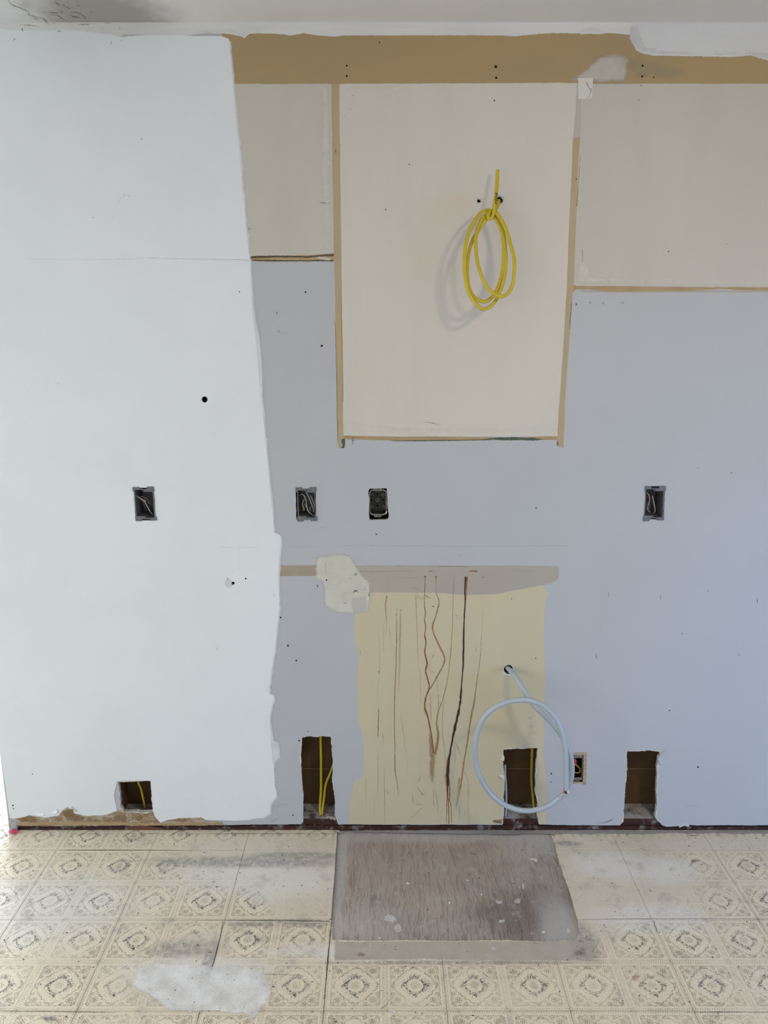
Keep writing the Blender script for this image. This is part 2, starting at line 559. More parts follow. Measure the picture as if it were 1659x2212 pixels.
# 3 newer white blot at the right end of the band
layer('white_brush_blot', [(1366, 47), (1364, 80), (1368, 97), (1375, 109), (1392, 117), (1416, 121), (1500, 122), (1580, 123), (1620, 121), (1640, 126), (1659, 131), (1760, 135), (OUTR, 125), (OUTR, 47)], M['white_blot'], 3, 2.0, 3, 17)
layer('feathered_white_edge', [(1352, 48), (1352, 85), (1360, 104), (1372, 117), (1400, 125), (1500, 127), (1600, 128), (1660, 137), (1800, 140), (1800, 100), (1500, 105), (1400, 95), (1385, 48)], M['white_soft'], 3.2, 2.0, 3, 18, fade=0.022, grid=0.008)
layer('white_brush_dab', crop([(245, 100), (290, 75), (340, 66), (400, 78), (450, 110), (390, 118), (330, 112), (260, 120)], 1180, 40, 3.463), M['white_blot'], 3.2, 1.0, 3, 19)

# 4 cabinet outlines: tan strips below, cream panels above
layer('tan_upright_strip', [(715, 181), (735, 181), (737, 400), (739, 600), (741, 800), (743, 967), (731, 968), (728, 850), (725, 700), (722, 562), (719, 400)], M['strip'], 1.4, 0.7, 2.5, 21)
layer('tan_upright_strip', [(1254, 290), (1237, 290), (1231, 450), (1224, 620), (1216, 780), (1203, 940), (1202, 962), (1217, 967), (1221, 860), (1229, 740), (1238, 625), (1244, 480)], M['strip'], 1.4, 0.7, 2.5, 22)
layer('mauve_upright_strip', [(1247, 205), (1257, 205), (1254, 296), (1238, 298), (1241, 250)], M['mauve'], 1.6, 0.5, 2.5, 23)
layer('tan_ledge_strip', [(536, 552), (722, 548), (724, 564), (536, 564)], M['strip_warm'], 1.2, 0.8, 2.5, 24)
layer('dark_ledge_edge', [(538, 553), (600, 552), (660, 553), (722, 549), (721, 553), (660, 557), (600, 556), (540, 559)], M['strip_edge'], 1.25, 1.0, 2.0, 25)
layer('dark_ledge_edge', [(540, 561), (640, 562), (720, 561), (720, 564), (640, 565), (540, 564)], M['strip_edge'], 1.25, 0.9, 2.0, 26)
layer('pale_ledge_flake', [(682, 557), (690, 554), (704, 556), (716, 559), (712, 562), (690, 561)], M['cream_dull'], 1.6, 1.0, 2, 27)
layer('tan_ledge_strip', [(1236, 616), (1300, 618), (1500, 620), (1700, 621), (OUTR, 621), (OUTR, 628), (1700, 626), (1600, 627), (1560, 624), (1500, 628), (1400, 629), (1330, 630), (1268, 625), (1244, 625), (1236, 634)], M['strip_warm'], 1.2, 0.9, 2.5, 28)
layer('taupe_ledge_edge', [(1250, 626), (1330, 629), (1450, 628), (1659, 627), (OUTR, 627), (OUTR, 632), (1659, 631), (1400, 632), (1260, 631)], M['taupe'], 1.1, 0.6, 2.5, 29)
layer('tan_sill_strip', [(741, 941), (820, 943), (1000, 944), (1100, 945), (1206, 942), (1205, 950), (1150, 951), (1000, 951), (860, 952), (741, 948)], M['strip_warm'], 1.2, 0.9, 2.5, 30)
layer('green_sill_edge', [(1040, 949), (1075, 945), (1110, 944), (1150, 946), (1172, 949), (1160, 951), (1090, 951)], M['green_edge'], 1.7, 1.0, 2, 31)
layer('green_sill_edge', [(840, 952), (960, 950), (1060, 949.5), (1060, 951), (960, 952.5), (850, 953)], M['green_edge'], 1.7, 0.5, 2, 32)
layer('green_sill_edge', [(738, 949), (745, 947), (746, 957), (744, 968), (735, 968), (741, 963), (738, 956)], M['green_edge'], 1.8, 0.8, 2, 33)
layer('green_sill_edge', [(1203, 953), (1206, 956), (1207, 966), (1204, 962)], M['green_edge'], 1.8, 0.6, 2, 34)
layer('grey_brush_smudge', crop([(1080, 205), (1190, 196), (1400, 210), (1490, 225), (1480, 245), (1350, 225), (1180, 232)], 690, 880, 2.91), M['white_thin'], 1.5, 1.5, 3, 35, fade=0.02, grid=0.006)

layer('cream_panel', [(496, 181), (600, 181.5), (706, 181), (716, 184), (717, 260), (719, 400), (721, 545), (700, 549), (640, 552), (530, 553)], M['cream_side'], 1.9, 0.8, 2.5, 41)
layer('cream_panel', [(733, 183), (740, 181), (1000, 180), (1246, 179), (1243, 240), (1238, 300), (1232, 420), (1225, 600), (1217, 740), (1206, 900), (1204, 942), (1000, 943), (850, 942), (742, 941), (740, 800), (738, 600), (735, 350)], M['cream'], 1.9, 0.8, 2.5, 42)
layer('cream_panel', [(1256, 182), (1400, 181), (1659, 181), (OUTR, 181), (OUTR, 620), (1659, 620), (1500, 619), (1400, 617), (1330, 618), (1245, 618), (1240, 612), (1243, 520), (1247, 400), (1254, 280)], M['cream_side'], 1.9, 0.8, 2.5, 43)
# brushy paler rims of the panels
layer('pale_brushed_rim', [(742, 905), (850, 918), (1000, 922), (1120, 920), (1205, 905), (1204, 940), (1000, 941), (850, 940), (743, 939)], M['rim_soft'], 2.4, 3, 4, 44, fade=0.014, grid=0.01)
layer('pale_brushed_rim', [(690, 184), (715, 186), (718, 400), (720, 546), (700, 546), (690, 400)], M['rim_soft'], 2.4, 2, 4, 45, fade=0.014, grid=0.01)
layer('pale_brushed_rim', [(1246, 560), (1268, 560), (1280, 595), (1400, 600), (1600, 604), (1659, 606), (1659, 618), (1400, 615), (1244, 615)], M['rim_soft'], 2.4, 2, 4, 46, fade=0.012, grid=0.01)
layer('pale_brushed_rim', [(735, 184), (900, 183), (1200, 182), (1200, 192), (900, 196), (745, 205), (746, 500), (737, 500)], M['rim_soft'], 2.4, 2, 4, 47, fade=0.010, grid=0.01)
patch = layer('square_wall_patch', crop([(238, 447), (348, 446), (347, 520), (340, 600), (238, 603)], 1180, 40, 3.463), M['cream_light'], 3.4, 0.4, 2.5, 48)

# 5 lower stained area
layer('yellowed_cream_patch', [(795, 1270), (900, 1268), (1070, 1268), (1165, 1262), (1177, 1268), (1184, 1283), (1178, 1299), (1175, 1350), (1175, 1399), (1178, 1478), (1176, 1512), (1173, 1550), (1176, 1582), (1174, 1625), (1180, 1700), (1180, 1780), (753, 1780), (755, 1737), (763, 1690), (787, 1673), (785, 1598), (775, 1558), (773, 1478), (775, 1415), (765, 1367), (767, 1327), (793, 1319)], M['yellow_cream'], 1.0, 1.0, 3, 51)
layer('taupe_cable_stain', [(1140, 1478), (1177, 1470), (1176, 1512), (1173, 1550), (1177, 1582), (1175, 1625), (1185, 1628), (1183, 1660), (1185, 1709), (1189, 1716), (1185, 1729), (1181, 1780), (1060, 1780), (1100, 1640), (1120, 1560)], M['mauve_soft'], 1.6, 2, 4, 52, fade=0.10, grid=0.012)
layer('taupe_counter_line', [(598, 1221.5), (690, 1221), (690, 1244), (600, 1245)], M['taupe_brown'], 1.2, 0.7, 2.5, 53)
layer('taupe_splash_band', [(760, 1222), (900, 1221.5), (1208, 1223), (1207, 1250), (1196, 1258), (1180, 1262), (1130, 1272), (1070, 1283), (1000, 1285), (930, 1280), (860, 1279), (780, 1281), (765, 1250)], M['taupe'], 1.5, 0.9, 2.5, 54)
layer('cream_filler_patch', [(687, 1222), (692, 1209), (705, 1206), (726, 1201), (746, 1205), (761, 1216), (768, 1231), (775, 1248), (793, 1261), (795, 1278), (790, 1290), (764, 1296), (742, 1300), (724, 1290), (714, 1270), (706, 1246), (690, 1246)], M['plaster'], 2.4, 3.6, 2.0, 55)
layer('feathered_filler_edge', [(674, 1222), (680, 1200), (702, 1194), (728, 1188), (760, 1194), (776, 1216), (786, 1240), (806, 1256), (808, 1292), (798, 1330), (745, 1330), (716, 1324), (692, 1312), (692, 1280), (690, 1258), (676, 1254)], M['plaster_soft'], 2.0, 3.5, 3, 56, fade=0.024, grid=0.005)
layer('pale_filler_square', crop([(1310, 890), (1480, 880), (1490, 960), (1480, 1090), (1330, 1092), (1300, 1000)], 540, 1140, 5.925), M['plaster_pale'], 2.8, 0.8, 2.5, 57)

# 6 fresh white coat on the left part
white_edge = [(494, 84), (497, 92), (497, 112), (501, 150), (503, 181), (506, 210), (510, 260), (516, 320), (521, 375), (527, 440), (531, 490), (536, 535), (540, 570), (542, 620), (544, 650), (547, 690), (553, 735), (558, 790), (563, 850), (569, 900), (573, 950), (578, 1000), (582, 1045), (586, 1080), (590, 1120), (592, 1150), (605, 1155), (608, 1160), (606, 1185), (603, 1200), (602, 1225), (601, 1250), (603, 1290), (602, 1330), (597, 1370), (593, 1400), (588, 1440), (582, 1478), (580, 1484), (582, 1499), (591, 1502), (590, 1516), (586, 1527), (583, 1557), (585, 1596), (588, 1640), (591, 1650), (592, 1682), (598, 1721), (583, 1737), (582, 1756), (569, 1767), (552, 1768), (535, 1772)]
white_poly = [(-40, 60), (60, 66), (150, 64), (235, 74), (262, 80), (320, 76), (400, 77), (478, 79)] + white_edge + [(480, 1772), (445, 1770), (434, 1765), (394, 1766), (362, 1771), (346, 1777), (336, 1764), (330, 1750), (326, 1695), (325, 1686), (253, 1687), (250, 1700), (246, 1716), (250, 1735), (253, 1752), (231, 1759), (188, 1763), (160, 1757), (158, 1743), (150, 1741), (134, 1750), (127, 1761), (98, 1766), (65, 1761), (38, 1768), (22, 1768), (WALL_L * 0 + 6, 1660), (-20, 1500), (-60, 1200)]
wp = ragged(white_poly, 1.0, 2.5, 61)
lx = [wxz(*p)[0] for p in wp]
wp = np.array([p for p, x in zip(wp, lx) if x > WALL_L - 0.001])
# close along the wall's left end
def wall_px(x, z):
    d = Vector((x, 0, z)) - CAM
    zc = d.y * CT - d.z * ST
    return (CX + F_PX * d.x / zc, CY - F_PX * (d.y * ST + d.z * CT) / zc)
zs = [wxz(*wp[0])[1], wxz(*wp[-1])[1]]
left = [wall_px(WALL_L + 0.0004, z) for z in np.linspace(zs[1], zs[0], 40)]
layer('fresh_white_coat', None, M['white'], 3.6, rag=np.vstack([wp, np.array(left)]), label='fresh white roller coat')
# thin roller overlap along its edge
lead = [(x - 8, y) for x, y in white_edge]
over = [(x + (7 + 5.5 * math.exp(-((y - 745) / 75) ** 2) + 1.5 * math.exp(-((y - 300) / 160) ** 2)), y) for x, y in white_edge]
ov2 = [p for p in over if p[1] < 1530] + [(588, 1560), (596, 1598), (606, 1600), (609, 1638), (600, 1646), (596, 1660), (598, 1690), (603, 1722), (590, 1742), (588, 1760), (572, 1772), (535, 1776)]
layer('thin_roller_edge', lead + ov2[::-1], M['white_thin'], 3.0, 1.5, 2.5, 62, fade=0.010, grid=0.005)
# 7 peeled strip at the foot of the wall
def peel_mat():
    k = NT('peeled_board_paper')
    c = k.mix(k.ramp(k.noise(30, 4, .65, stretch=(.6, 1, 1.4)), .38, .6), (0.36, 0.30, 0.225), (0.22, 0.145, 0.072))
    c = k.mix(k.ramp(k.noise(75, 4, .7), .55, .7), c, (0.46, 0.41, 0.34))
    c = k.mix(k.ramp(k.noise(140, 3, .7), .62, .72), c, (0.11, 0.07, 0.04))
    k.bump(k.noise(160, 4, .7), .6, .002)
    return k.done(c, .85, .15)


M['peel'] = peel_mat()
layer('peeled_brown_strip', [(36, 1768), (65, 1760), (98, 1765), (127, 1760), (134, 1749), (150, 1740), (158, 1742), (161, 1756), (188, 1762), (231, 1758), (255, 1750), (330, 1748), (338, 1764), (347, 1777), (362, 1771), (394, 1765), (434, 1764), (443, 1772), (482, 1776), (482, 1783), (200, 1784), (36, 1784)], M['peel'], 3.0, 1.2, 2.2, 63)
layer('golden_glue_line', [(38, 1777), (120, 1776), (240, 1775), (300, 1778), (345, 1779), (400, 1776), (480, 1777), (480, 1781), (345, 1782), (240, 1781), (100, 1782), (38, 1781)], M['strip_warm'], 3.3, 0.9, 2.2, 64)
layer('torn_brown_patch', [(40, 1769), (68, 1763), (84, 1770), (74, 1775), (44, 1775)], M['torn'], 3.3, 1.2, 2, 65)
layer('torn_brown_patch', [(136, 1752), (155, 1745), (160, 1760), (185, 1766), (178, 1773), (146, 1772), (138, 1762)], M['torn'], 3.3, 1.3, 2, 66)
layer('torn_brown_patch', [(243, 1766), (258, 1760), (275, 1764), (268, 1771), (250, 1770)], M['torn'], 3.3, 1.0, 2, 67)
layer('torn_brown_patch', [(292, 1763), (305, 1762), (310, 1768), (300, 1774), (292, 1770)], M['torn'], 3.3, 1.0, 2, 68)
layer('torn_brown_patch', [(1067, 1771), (1084, 1770), (1084, 1779), (1070, 1778), (1063, 1775)], M['torn'], 2.0, 0.8, 2, 69)
layer('ceiling_line_grime', [(-160, 40), (60, 46), (200, 52), (300, 56), (300, 72), (230, 84), (140, 78), (-160, 72)], M['dirt_soft'], 4.2, 2, 4, 70, fade=0.04, grid=0.012)
layer('brown_brush_speckle', [(240, 72), (300, 72), (420, 71), (490, 72), (490, 80), (400, 78), (300, 82), (255, 86)], M['dirt_soft'], 4.4, 1.5, 3, 71, fade=0.012, grid=0.006)


# ------------------------------------------------------------------ marks drawn along lines: drips, cracks, scuffs
def mark(name, px, width, mat, lvl=2.0, parent=None, wob=0.35, seed=0, sub=5, place=None, strength=None, smooth=True):
    rng = np.random.default_rng(seed + int(px[0][0] * 7 + px[0][1]))
    q = catmull([Vector((a, b, 0)) for a, b in px], sub) if smooth else [Vector((a, b, 0)) for a, b in px]
    n = len(q)
    wd = np.interp(np.linspace(0, 1, n), np.linspace(0, 1, len(width)), width) if hasattr(width, '__len__') else np.full(n, width)
    wd = wd * (1 + 0.35 * nz1(n, 3, rng))
    st = np.interp(np.linspace(0, 1, n), np.linspace(0, 1, len(strength)), strength) if strength else np.ones(n)
    V, Fc, fa = [], [], []
    for i in range(n):
        t = q[min(i + 1, n - 1)] - q[max(i - 1, 0)]
        t = Vector((t.x, t.y, 0)).normalized()
        nm = Vector((-t.y, t.x, 0))
        c = q[i] + nm * float(rng.uniform(-wob, wob))
        for k, f in ((-0.75, 0.0), (0, 1.0), (0.75, 0.0)):
            p = c + nm * (k * float(wd[i]))
            V.append(place(p.x, p.y) if place else wall_pt(p.x, p.y, lvl * LV))
            fa.append(f * float(st[i]))
    for i in range(n - 1):
        for k in (0, 1):
            a = i * 3 + k
            Fc.append((a, a + 1, a + 4, a + 3))
    o = make(name, V, Fc, mat, parent or wall)
    at = o.data.attributes.new('fade', 'FLOAT', 'POINT')
    at.data.foreach_set('value', np.array(fa, np.float32))
    return o


def c1(pts): return crop(pts, 770, 1200, 4.046)
def c2(pts): return crop(pts, 770, 1500, 5.027)


DL = 2.4
mark('rust_drip', c1([(600, 180), (597, 320), (594, 430), (603, 500), (595, 560), (605, 630), (595, 690), (607, 760), (597, 850), (617, 940), (605, 1010), (625, 1090), (635, 1160), (605, 1240)]) + c2([(748, 50), (743, 150), (770, 230), (790, 320), (812, 430), (828, 560), (836, 640)]), [2.6, 2.6, 3.2, 3.6, 3.6, 4.4, 3.6], M['rust'], DL, strength=[.5, .8, 1, 1, .9])
mark('rust_drip', c1([(693, 190), (697, 330), (722, 400), (700, 510), (668, 600), (670, 670), (720, 780), (765, 880), (765, 940), (710, 1050), (645, 1165)]), [2.6, 3, 4, 3.2, 3.6], M['rust_pale'], DL, strength=[.6, 1.2, 1.3, 1.2])
mark('rust_drip', c1([(850, 190), (845, 400), (835, 700), (820, 880), (795, 1090), (760, 1240)]) + c2([(930, 80), (885, 200), (872, 330), (890, 430), (880, 540), (855, 640)]), [1.6, 2, 2.4, 2.6, 4.5, 4.5], M['rust_pale'], DL, strength=[.8, 1.0, 1.3])
mark('rust_drip', c1([(955, 190), (946, 300), (950, 400), (940, 600), (936, 800), (930, 1000), (916, 1150), (910, 1250)]) + c2([(1128, 80), (1112, 170), (1085, 300), (1050, 450), (1012, 660), (995, 800), (992, 950), (988, 1080)]), [3.4, 2.6, 2.6, 2.8, 3.0, 3.6, 4.0, 3.4, 2.4], M['rust_dark'], DL + .3, strength=[.75, 1, 1, 1, 1, .9])
mark('rust_drip', c1([(965, 190), (958, 300), (952, 420)]), 4.2, M['rust'], DL, strength=[1, .6])
mark('rust_drip', c2([(1008, 660), (995, 760), (988, 880), (985, 1000), (985, 1100), (980, 1250), (978, 1400)]), [5, 7, 7, 5, 2.5, 1.8, 1.5], M['rust'], DL, strength=[1, 1, .8, .6])
mark('rust_drip', c2([(1000, 900), (1012, 1050), (1012, 1130), (1030, 1250), (1030, 1400)]), [3, 2.5, 2.2, 1.8], M['rust'], DL, strength=[.9, .7])
mark('rust_drip', c2([(990, 1080), (1000, 1200), (1002, 1405)]), [2.4, 2, 1.6], M['rust'], DL, strength=[.9, .8])
mark('rust_drip', c1([(1110, 190), (1105, 400), (1095, 650), (1080, 900), (1045, 1150), (1035, 1240)]) + c2([(1278, 90), (1240, 270), (1210, 480), (1165, 750), (1135, 980), (1100, 1130), (1080, 1250)]), [1.6, 1.8, 2.4, 3.4, 4.0, 5, 7, 8], M['rust_pale'], DL, strength=[.5, .6, .9, 1, 1, .8, .45])
mark('rust_drip', c1([(265, 350), (253, 450), (262, 560), (258, 720)]), 3.2, M['rust_pale'], DL, strength=[.9, .9, .3])
mark('rust_drip', c1([(285, 630), (300, 730), (315, 860)]), 1.6, M['rust_pale'], DL, strength=[.9, .3])
mark('rust_drip', c1([(350, 460), (352, 700), (345, 950), (336, 1200)]) + c2([(412, 60), (412, 300), (418, 640)]), [3, 3, 3, 3, 2.5], M['rust_pale'], DL, strength=[.6, 1.1, .9, .8])
mark('rust_drip', c2([(418, 640), (418, 830), (440, 950), (460, 1100)]), [1.6, 1.6, 1.4], M['rust'], DL, strength=[1, .7, .4])
mark('rust_drip', c2([(240, 150), (238, 300), (233, 480)]), [2, 2.4, 1.6], M['rust'], DL, strength=[.5, .9, .5])
# fan of faint stain where the first drips merge
mark('faint_stain', c2([(790, 330), (800, 450), (808, 560), (815, 680)]), [5, 9, 12, 17], M['rust_faint'], DL - .3, strength=[.4, 1.0, 1.3, 1.2])
mark('faint_stain', c2([(826, 600), (826, 700), (822, 800), (822, 920), (825, 1040)]), [16, 19, 17, 14, 12], M['rust_faint'], DL - .2, strength=[.5, 1.2, 1.3, .9, .2])
mark('faint_stain', c2([(880, 330), (882, 450), (868, 560), (850, 660)]), [4, 6, 7, 8], M['rust_faint'], DL - .1, strength=[1, 1.3, 1.4])
mark('faint_stain', c2([(1120, 900), (1110, 1010), (1090, 1150)]), [7, 9, 7], M['rust_faint'], DL - .1, strength=[1.1, .9, .3])
for pts, w in (([(800, 0), (808, 180), (815, 320)], 2), ([(895, 0), (890, 120), (870, 250)], 1.6), ([(835, 1040), (838, 1180), (850, 1240)], 1.6), ([(855, 1040), (880, 1200), (895, 1400)], 1.4), ([(950, 60), (930, 330), (945, 520), (975, 760), (975, 900)], 1.5), ([(1065, 510), (1110, 600), (1155, 740)], 1.6), ([(1075, 560), (1070, 760), (1085, 900)], 1.2), ([(1175, 840), (1215, 980), (1212, 1200), (1222, 1410)], 1.6), ([(1115, 1200), (1118, 1410)], 1.2), ([(300, 800), (305, 1100), (312, 1410)], 1.6), ([(232, 640), (235, 900), (232, 1180)], 1.2), ([(285, 420), (292, 560)], 1.6), ([(100, 900), (104, 1250)], 1.0), ([(480, 230), (520, 500), (560, 800)], 1.2), ([(190, 1150), (195, 1350)], 1.0), ([(1045, 820), (1048, 930)], 1.6)):
    mark('faint_drip', c2(pts), w, M['rust_faint'], DL, strength=[1.2, 1.2, .8])
for pts, w in (([(520, 330), (530, 700), (545, 1000)], 3), ([(385, 480), (380, 800), (370, 1200)], 5), ([(270, 200), (268, 330)], 2), ([(555, 1000), (560, 1290)], 2.5), ([(190, 600), (205, 950), (180, 1250)], 1.6), ([(235, 600), (240, 900)], 2), ([(700, 800), (640, 960), (650, 1050)], 1.6), ([(700, 1050), (715, 1290)], 1.8)):
    mark('faint_drip', c1(pts), w, M['rust_faint'], DL, strength=[.9, 1.0, .7])
# nail stubs along the old counter line with rusty smears
for a, b, w, s in ((600, 185, 5, 1), (697, 188, 6, .5), (957, 190, 7, .8), (1110, 193, 3, .9)):
    mark('rust_spot', c1([(a - w * 2, b), (a, b - 2), (a + w * 2, b)]), 2.6, M['rust'], DL + .2, strength=[s, 1, s])
mark('rust_spot', c1([(985, 140), (1020, 136), (1060, 140)]), [2, 4, 2], M['rust'], DL + .2)
mark('rust_spot', c1([(630, 136), (680, 139)]), 1.5, M['rust'], DL + .2, strength=[.8, .6])
mark('rust_spot', c1([(1000, 97), (880, 95), (720, 96)]), 1.2, M['rust'], DL + .2, strength=[.3, .9, .8])
mark('pencil_line', c1([(0, 140), (150, 143), (300, 138), (480, 136)]), 1.2, M['pencil'], DL, strength=[1.2, .8])
mark('pencil_line', c1([(350, 196), (540, 191)]), 1.0, M['pencil'], DL)
mark('pencil_line', c1([(1390, 130), (1560, 135)]), 1.2, M['pencil'], DL, strength=[1, .8])
for pts in ([(530, 350), (570, 380), (620, 405)], [(600, 345), (650, 375), (690, 385)], [(560, 370), (640, 360)], [(860, 520), (890, 530)], [(870, 550), (905, 545)], [(490, 275), (560, 310)], [(660, 880), (690, 870)], [(640, 1000), (680, 1030)]):
    mark('pencil_scuff', c1(pts), 2.0, M['pencil'], DL, strength=[1, .9, .5])
for pts in ([(660, 1000), (720, 1090), (745, 1060)], [(590, 1350), (660, 1280), (725, 1215)], [(700, 880), (670, 950)], [(320, 1040), (365, 1100)], [(640, 1190), (720, 1200)], [(610, 1100), (615, 1180)]):
    mark('pencil_scuff', c2(pts), 1.4, M['pencil'], DL, strength=[.9, 1.2, .7])

# little knife nicks and nail holes all over (traced one by one)
nick_px = [(686, 1266, 3, 9), (592, 1286, 1.2, 8), (797, 1285, 2, 8), (778, 1408, 1.6, 14), (818, 1451, 2, 6), (1028, 1404, 1.6, 8), (1105, 1294, 2, 8), (1315, 1284, 2, 9), (1427, 1291, 1.6, 9), (1530, 1277, 2.5, 5), (1636, 1299, 3, 9), (1288, 1417, 1.8, 12), (1597, 1415, 1.6, 5), (598, 676, 3, 5), (602, 716, 3, 4), (725, 326, 2.4, 8), (469, 1401, 1.8, 10), (126, 829, 2, 4), (1190, 1672, 1.4, 5), (866, 1317, 3, 3), (1571, 527, 4, 2), (1580, 1021, 5, 3), (1508, 1011, 5, 2), (1380, 216, 5, 3), (1196, 352, 2, 2), (697, 438, 14, 1.5), (1303, 655, 3, 5), (1345, 654, 9, 2), (1275, 654, 5, 3), (1245, 657, 4, 6), (762, 206, 5, 2), (757, 236, 2, 4), (745, 250, 2, 4)]
for i, (x, y, w, h) in enumerate(nick_px):
    mark('scuff_nick', [(x - w * .3, y - h / 2), (x, y), (x + w * .3, y + h / 2)] if h >= w else [(x - w / 2, y), (x, y + .3), (x + w / 2, y)], max(1.2, min(w, h) * .8), M['crack'], 4.4 if x < 600 else 2.7, seed=i, strength=[.45, .9, .5])
nail_px = [(749, 142, 2.2), (749, 164, 2.2), (820, 92, 1.6), (1071, 144, 3), (1072, 168, 2.6), (1388, 142, 2.6), (1387, 165, 2.2), (1412, 167, 1.6), (1385, 185, 1.2), (660, 631, 1.8), (695, 747, 2.4), (517, 630, 1.3), (606, 1334, 1.7), (622, 1395, 2.0), (640, 1427, 2.0), (705, 1253, 1.8), (531, 1250, 2.0), (492, 1250, 1.2), (936, 1310, 1.4), (1157, 1422, 1.2), (1446, 1535, 1.4), (1473, 1369, 1.2), (1191, 1671, 1.5), (1190, 1689, 1.2), (1444, 543, 1.3), (833, 453, 1.3), (884, 355, 1.3), (1068, 217, 1.8), (813, 1154, 1.6), (1158, 1097, 1.5), (665, 1580, 1.2), (1508, 1657, 1.8), (646, 1600, 1.8), (633, 1761, 1.6), (1245, 387, 1.2), (306, 300, 1.0), (201, 470, 0.9), (28, 1740, 1.6), (29, 1747, 1.4), (70, 1672, 1.2)]
for i, (x, y, r) in enumerate(nail_px):
    pts = [wall_pt(*p, (4.5 if x < 610 else 2.9) * LV) for p in ragged(disc(x, y, r, 8), r * .2, 2, 300 + i)]
    make('nail_hole', pts, [tuple(range(len(pts)))[::-1]], M['hole'], wall)

# panel-edge brown lines, ledge joint in the white coat, crack in the square patch, ridges of old caulk
mark('glue_line', [(737, 620), (738, 700), (740, 790), (741, 868)], 1.2, M['rust'], 2.2, strength=[.5, 1, 1])
mark('glue_line', [(723, 690), (725, 720), (727, 800), (728, 880), (730, 960)], 1.4, M['rust'], 2.2, strength=[.4, 1, 1, .8])
mark('glue_line', [(1254, 330), (1250, 385), (1246, 445)], 1.2, M['rust'], 2.2, strength=[.4, 1, .8])
mark('glue_line', [(1234, 655), (1232, 690), (1231, 710)], 1.4, M['crack'], 2.2, strength=[1, .8])
mark('glue_line', [(1258, 540), (1258, 575)], 1.0, M['crack'], 2.6, strength=[.8, .5])
mark('hairline_crack', crop([(300, 475), (318, 515), (334, 540), (322, 575)], 1180, 40, 3.463), 1.3, M['crack'], 3.8, patch)
mark('hairline_crack', crop([(334, 540), (342, 518)], 1180, 40, 3.463), 1.1, M['crack'], 3.8, patch)
mark('hairline_crack', crop([(300, 596), (312, 590), (324, 580)], 1180, 40, 3.463), 1.1, M['crack'], 3.8, patch)
mark('pencil_tick', [(762, 943), (762, 960)], 1.2, M['crack'], 2.6)
mark('pencil_tick', [(757, 951), (768, 951)], 1.0, M['crack'], 2.6)
mark('pencil_scuff', [(912, 911), (935, 914), (955, 921)], [1.5, 3, 1.5], M['pencil'], 2.6, strength=[.6, 1.3, .5])
mark('pencil_scuff', [(535, 497), (543, 491), (552, 485)], [3, 3, 1.5], M['pencil'], 2.6, strength=[1.2, .9, .4])
mark('pencil_scuff', [(688, 437), (700, 439), (716, 438)], 2.5, M['pencil'], 2.6, strength=[.6, 1, .6])
mark('scuff_line', [(0, 566), (200, 560), (330, 558), (470, 560), (535, 561)], 1.6, M['pencil'], 4.4, strength=[.3, .6, .8, .7, 1.0])
mark('pencil_scuff', [(600, 716), (607, 719), (614, 719)], 1.2, M['pencil'], 2.6)
mark('pencil_scuff', [(700, 722), (714, 721)], 1.6, M['pencil'], 2.6, strength=[.4, .8])
mark('pencil_scuff', [(1292, 1366), (1298, 1360), (1308, 1356)], [3, 4, 2], M['pencil'], 2.6, strength=[.5, .7, .4])
mark('pencil_scuff', [(1440, 1398), (1450, 1400), (1457, 1403)], 1.5, M['pencil'], 2.6, strength=[.4, .7, .4])
mark('pencil_scuff', [(1602, 1402), (1608, 1396), (1613, 1392)], 1.3, M['pencil'], 2.6, strength=[.6, .8, .3])


def ridge(name, px, r_px, mat, lvl, seed=1):
    q = ragged(px, 1.0, 6, seed, closed=False)
    pts = [wall_pt(x, y, lvl * LV) for x, y in q]
    rg = np.random.default_rng(seed)
    w = (0.4 + 0.6 * np.abs(nz1(len(pts), 3, rg))) * r_px / 690
    V, Fc = tube(pts, list(w), list(w * 0.22), 6)
    return make(name, V, Fc, mat, wall, smooth=True)


ridge('caulk_ridge', [(735, 1179), (800, 1178), (900, 1179), (985, 1181), (1080, 1179), (1225, 1180)], 1.3, M['grey'], 0, 5)
ridge('caulk_ridge', [(610, 1180), (680, 1181)], 1.0, M['grey'], 0, 6)
ridge('caulk_ridge', [(640, 1139), (700, 1140)], 0.9, M['grey'], 0, 8)
ridge('caulk_ridge', [(990, 1200), (1000, 1198)], 1.6, M['grey'], 0, 9)
ridge('paint_ridge', [(60, 560), (290, 561), (300, 555), (420, 562), (538, 563)], 1.0, M['white'], 3.6, 7)
ridge('paint_ridge', [(243, 478), (250, 450), (262, 424), (270, 418)], 1.0, M['white'], 3.6, 11)
ridge('paint_ridge', [(262, 424), (280, 423)], 1.3, M['white'], 3.6, 12)
ridge('paint_ridge', [(478, 1180), (480, 1182), (560, 1182)], 1.0, M['white'], 3.6, 13)
ridge('paint_ridge', [(515, 1180), (515, 1230)], 1.0, M['white'], 3.6, 14)
ridge('paint_ridge', [(345, 1725), (420, 1727), (560, 1722)], 0.8, M['white'], 3.6, 15)
ridge('paint_ridge', [(340, 1758), (360, 1752), (380, 1750)], 1.2, M['white'], 3.6, 16)
ridge('paint_ridge', [(488, 1735), (497, 1733), (500, 1740), (492, 1747)], 1.2, M['white'], 3.6, 17)


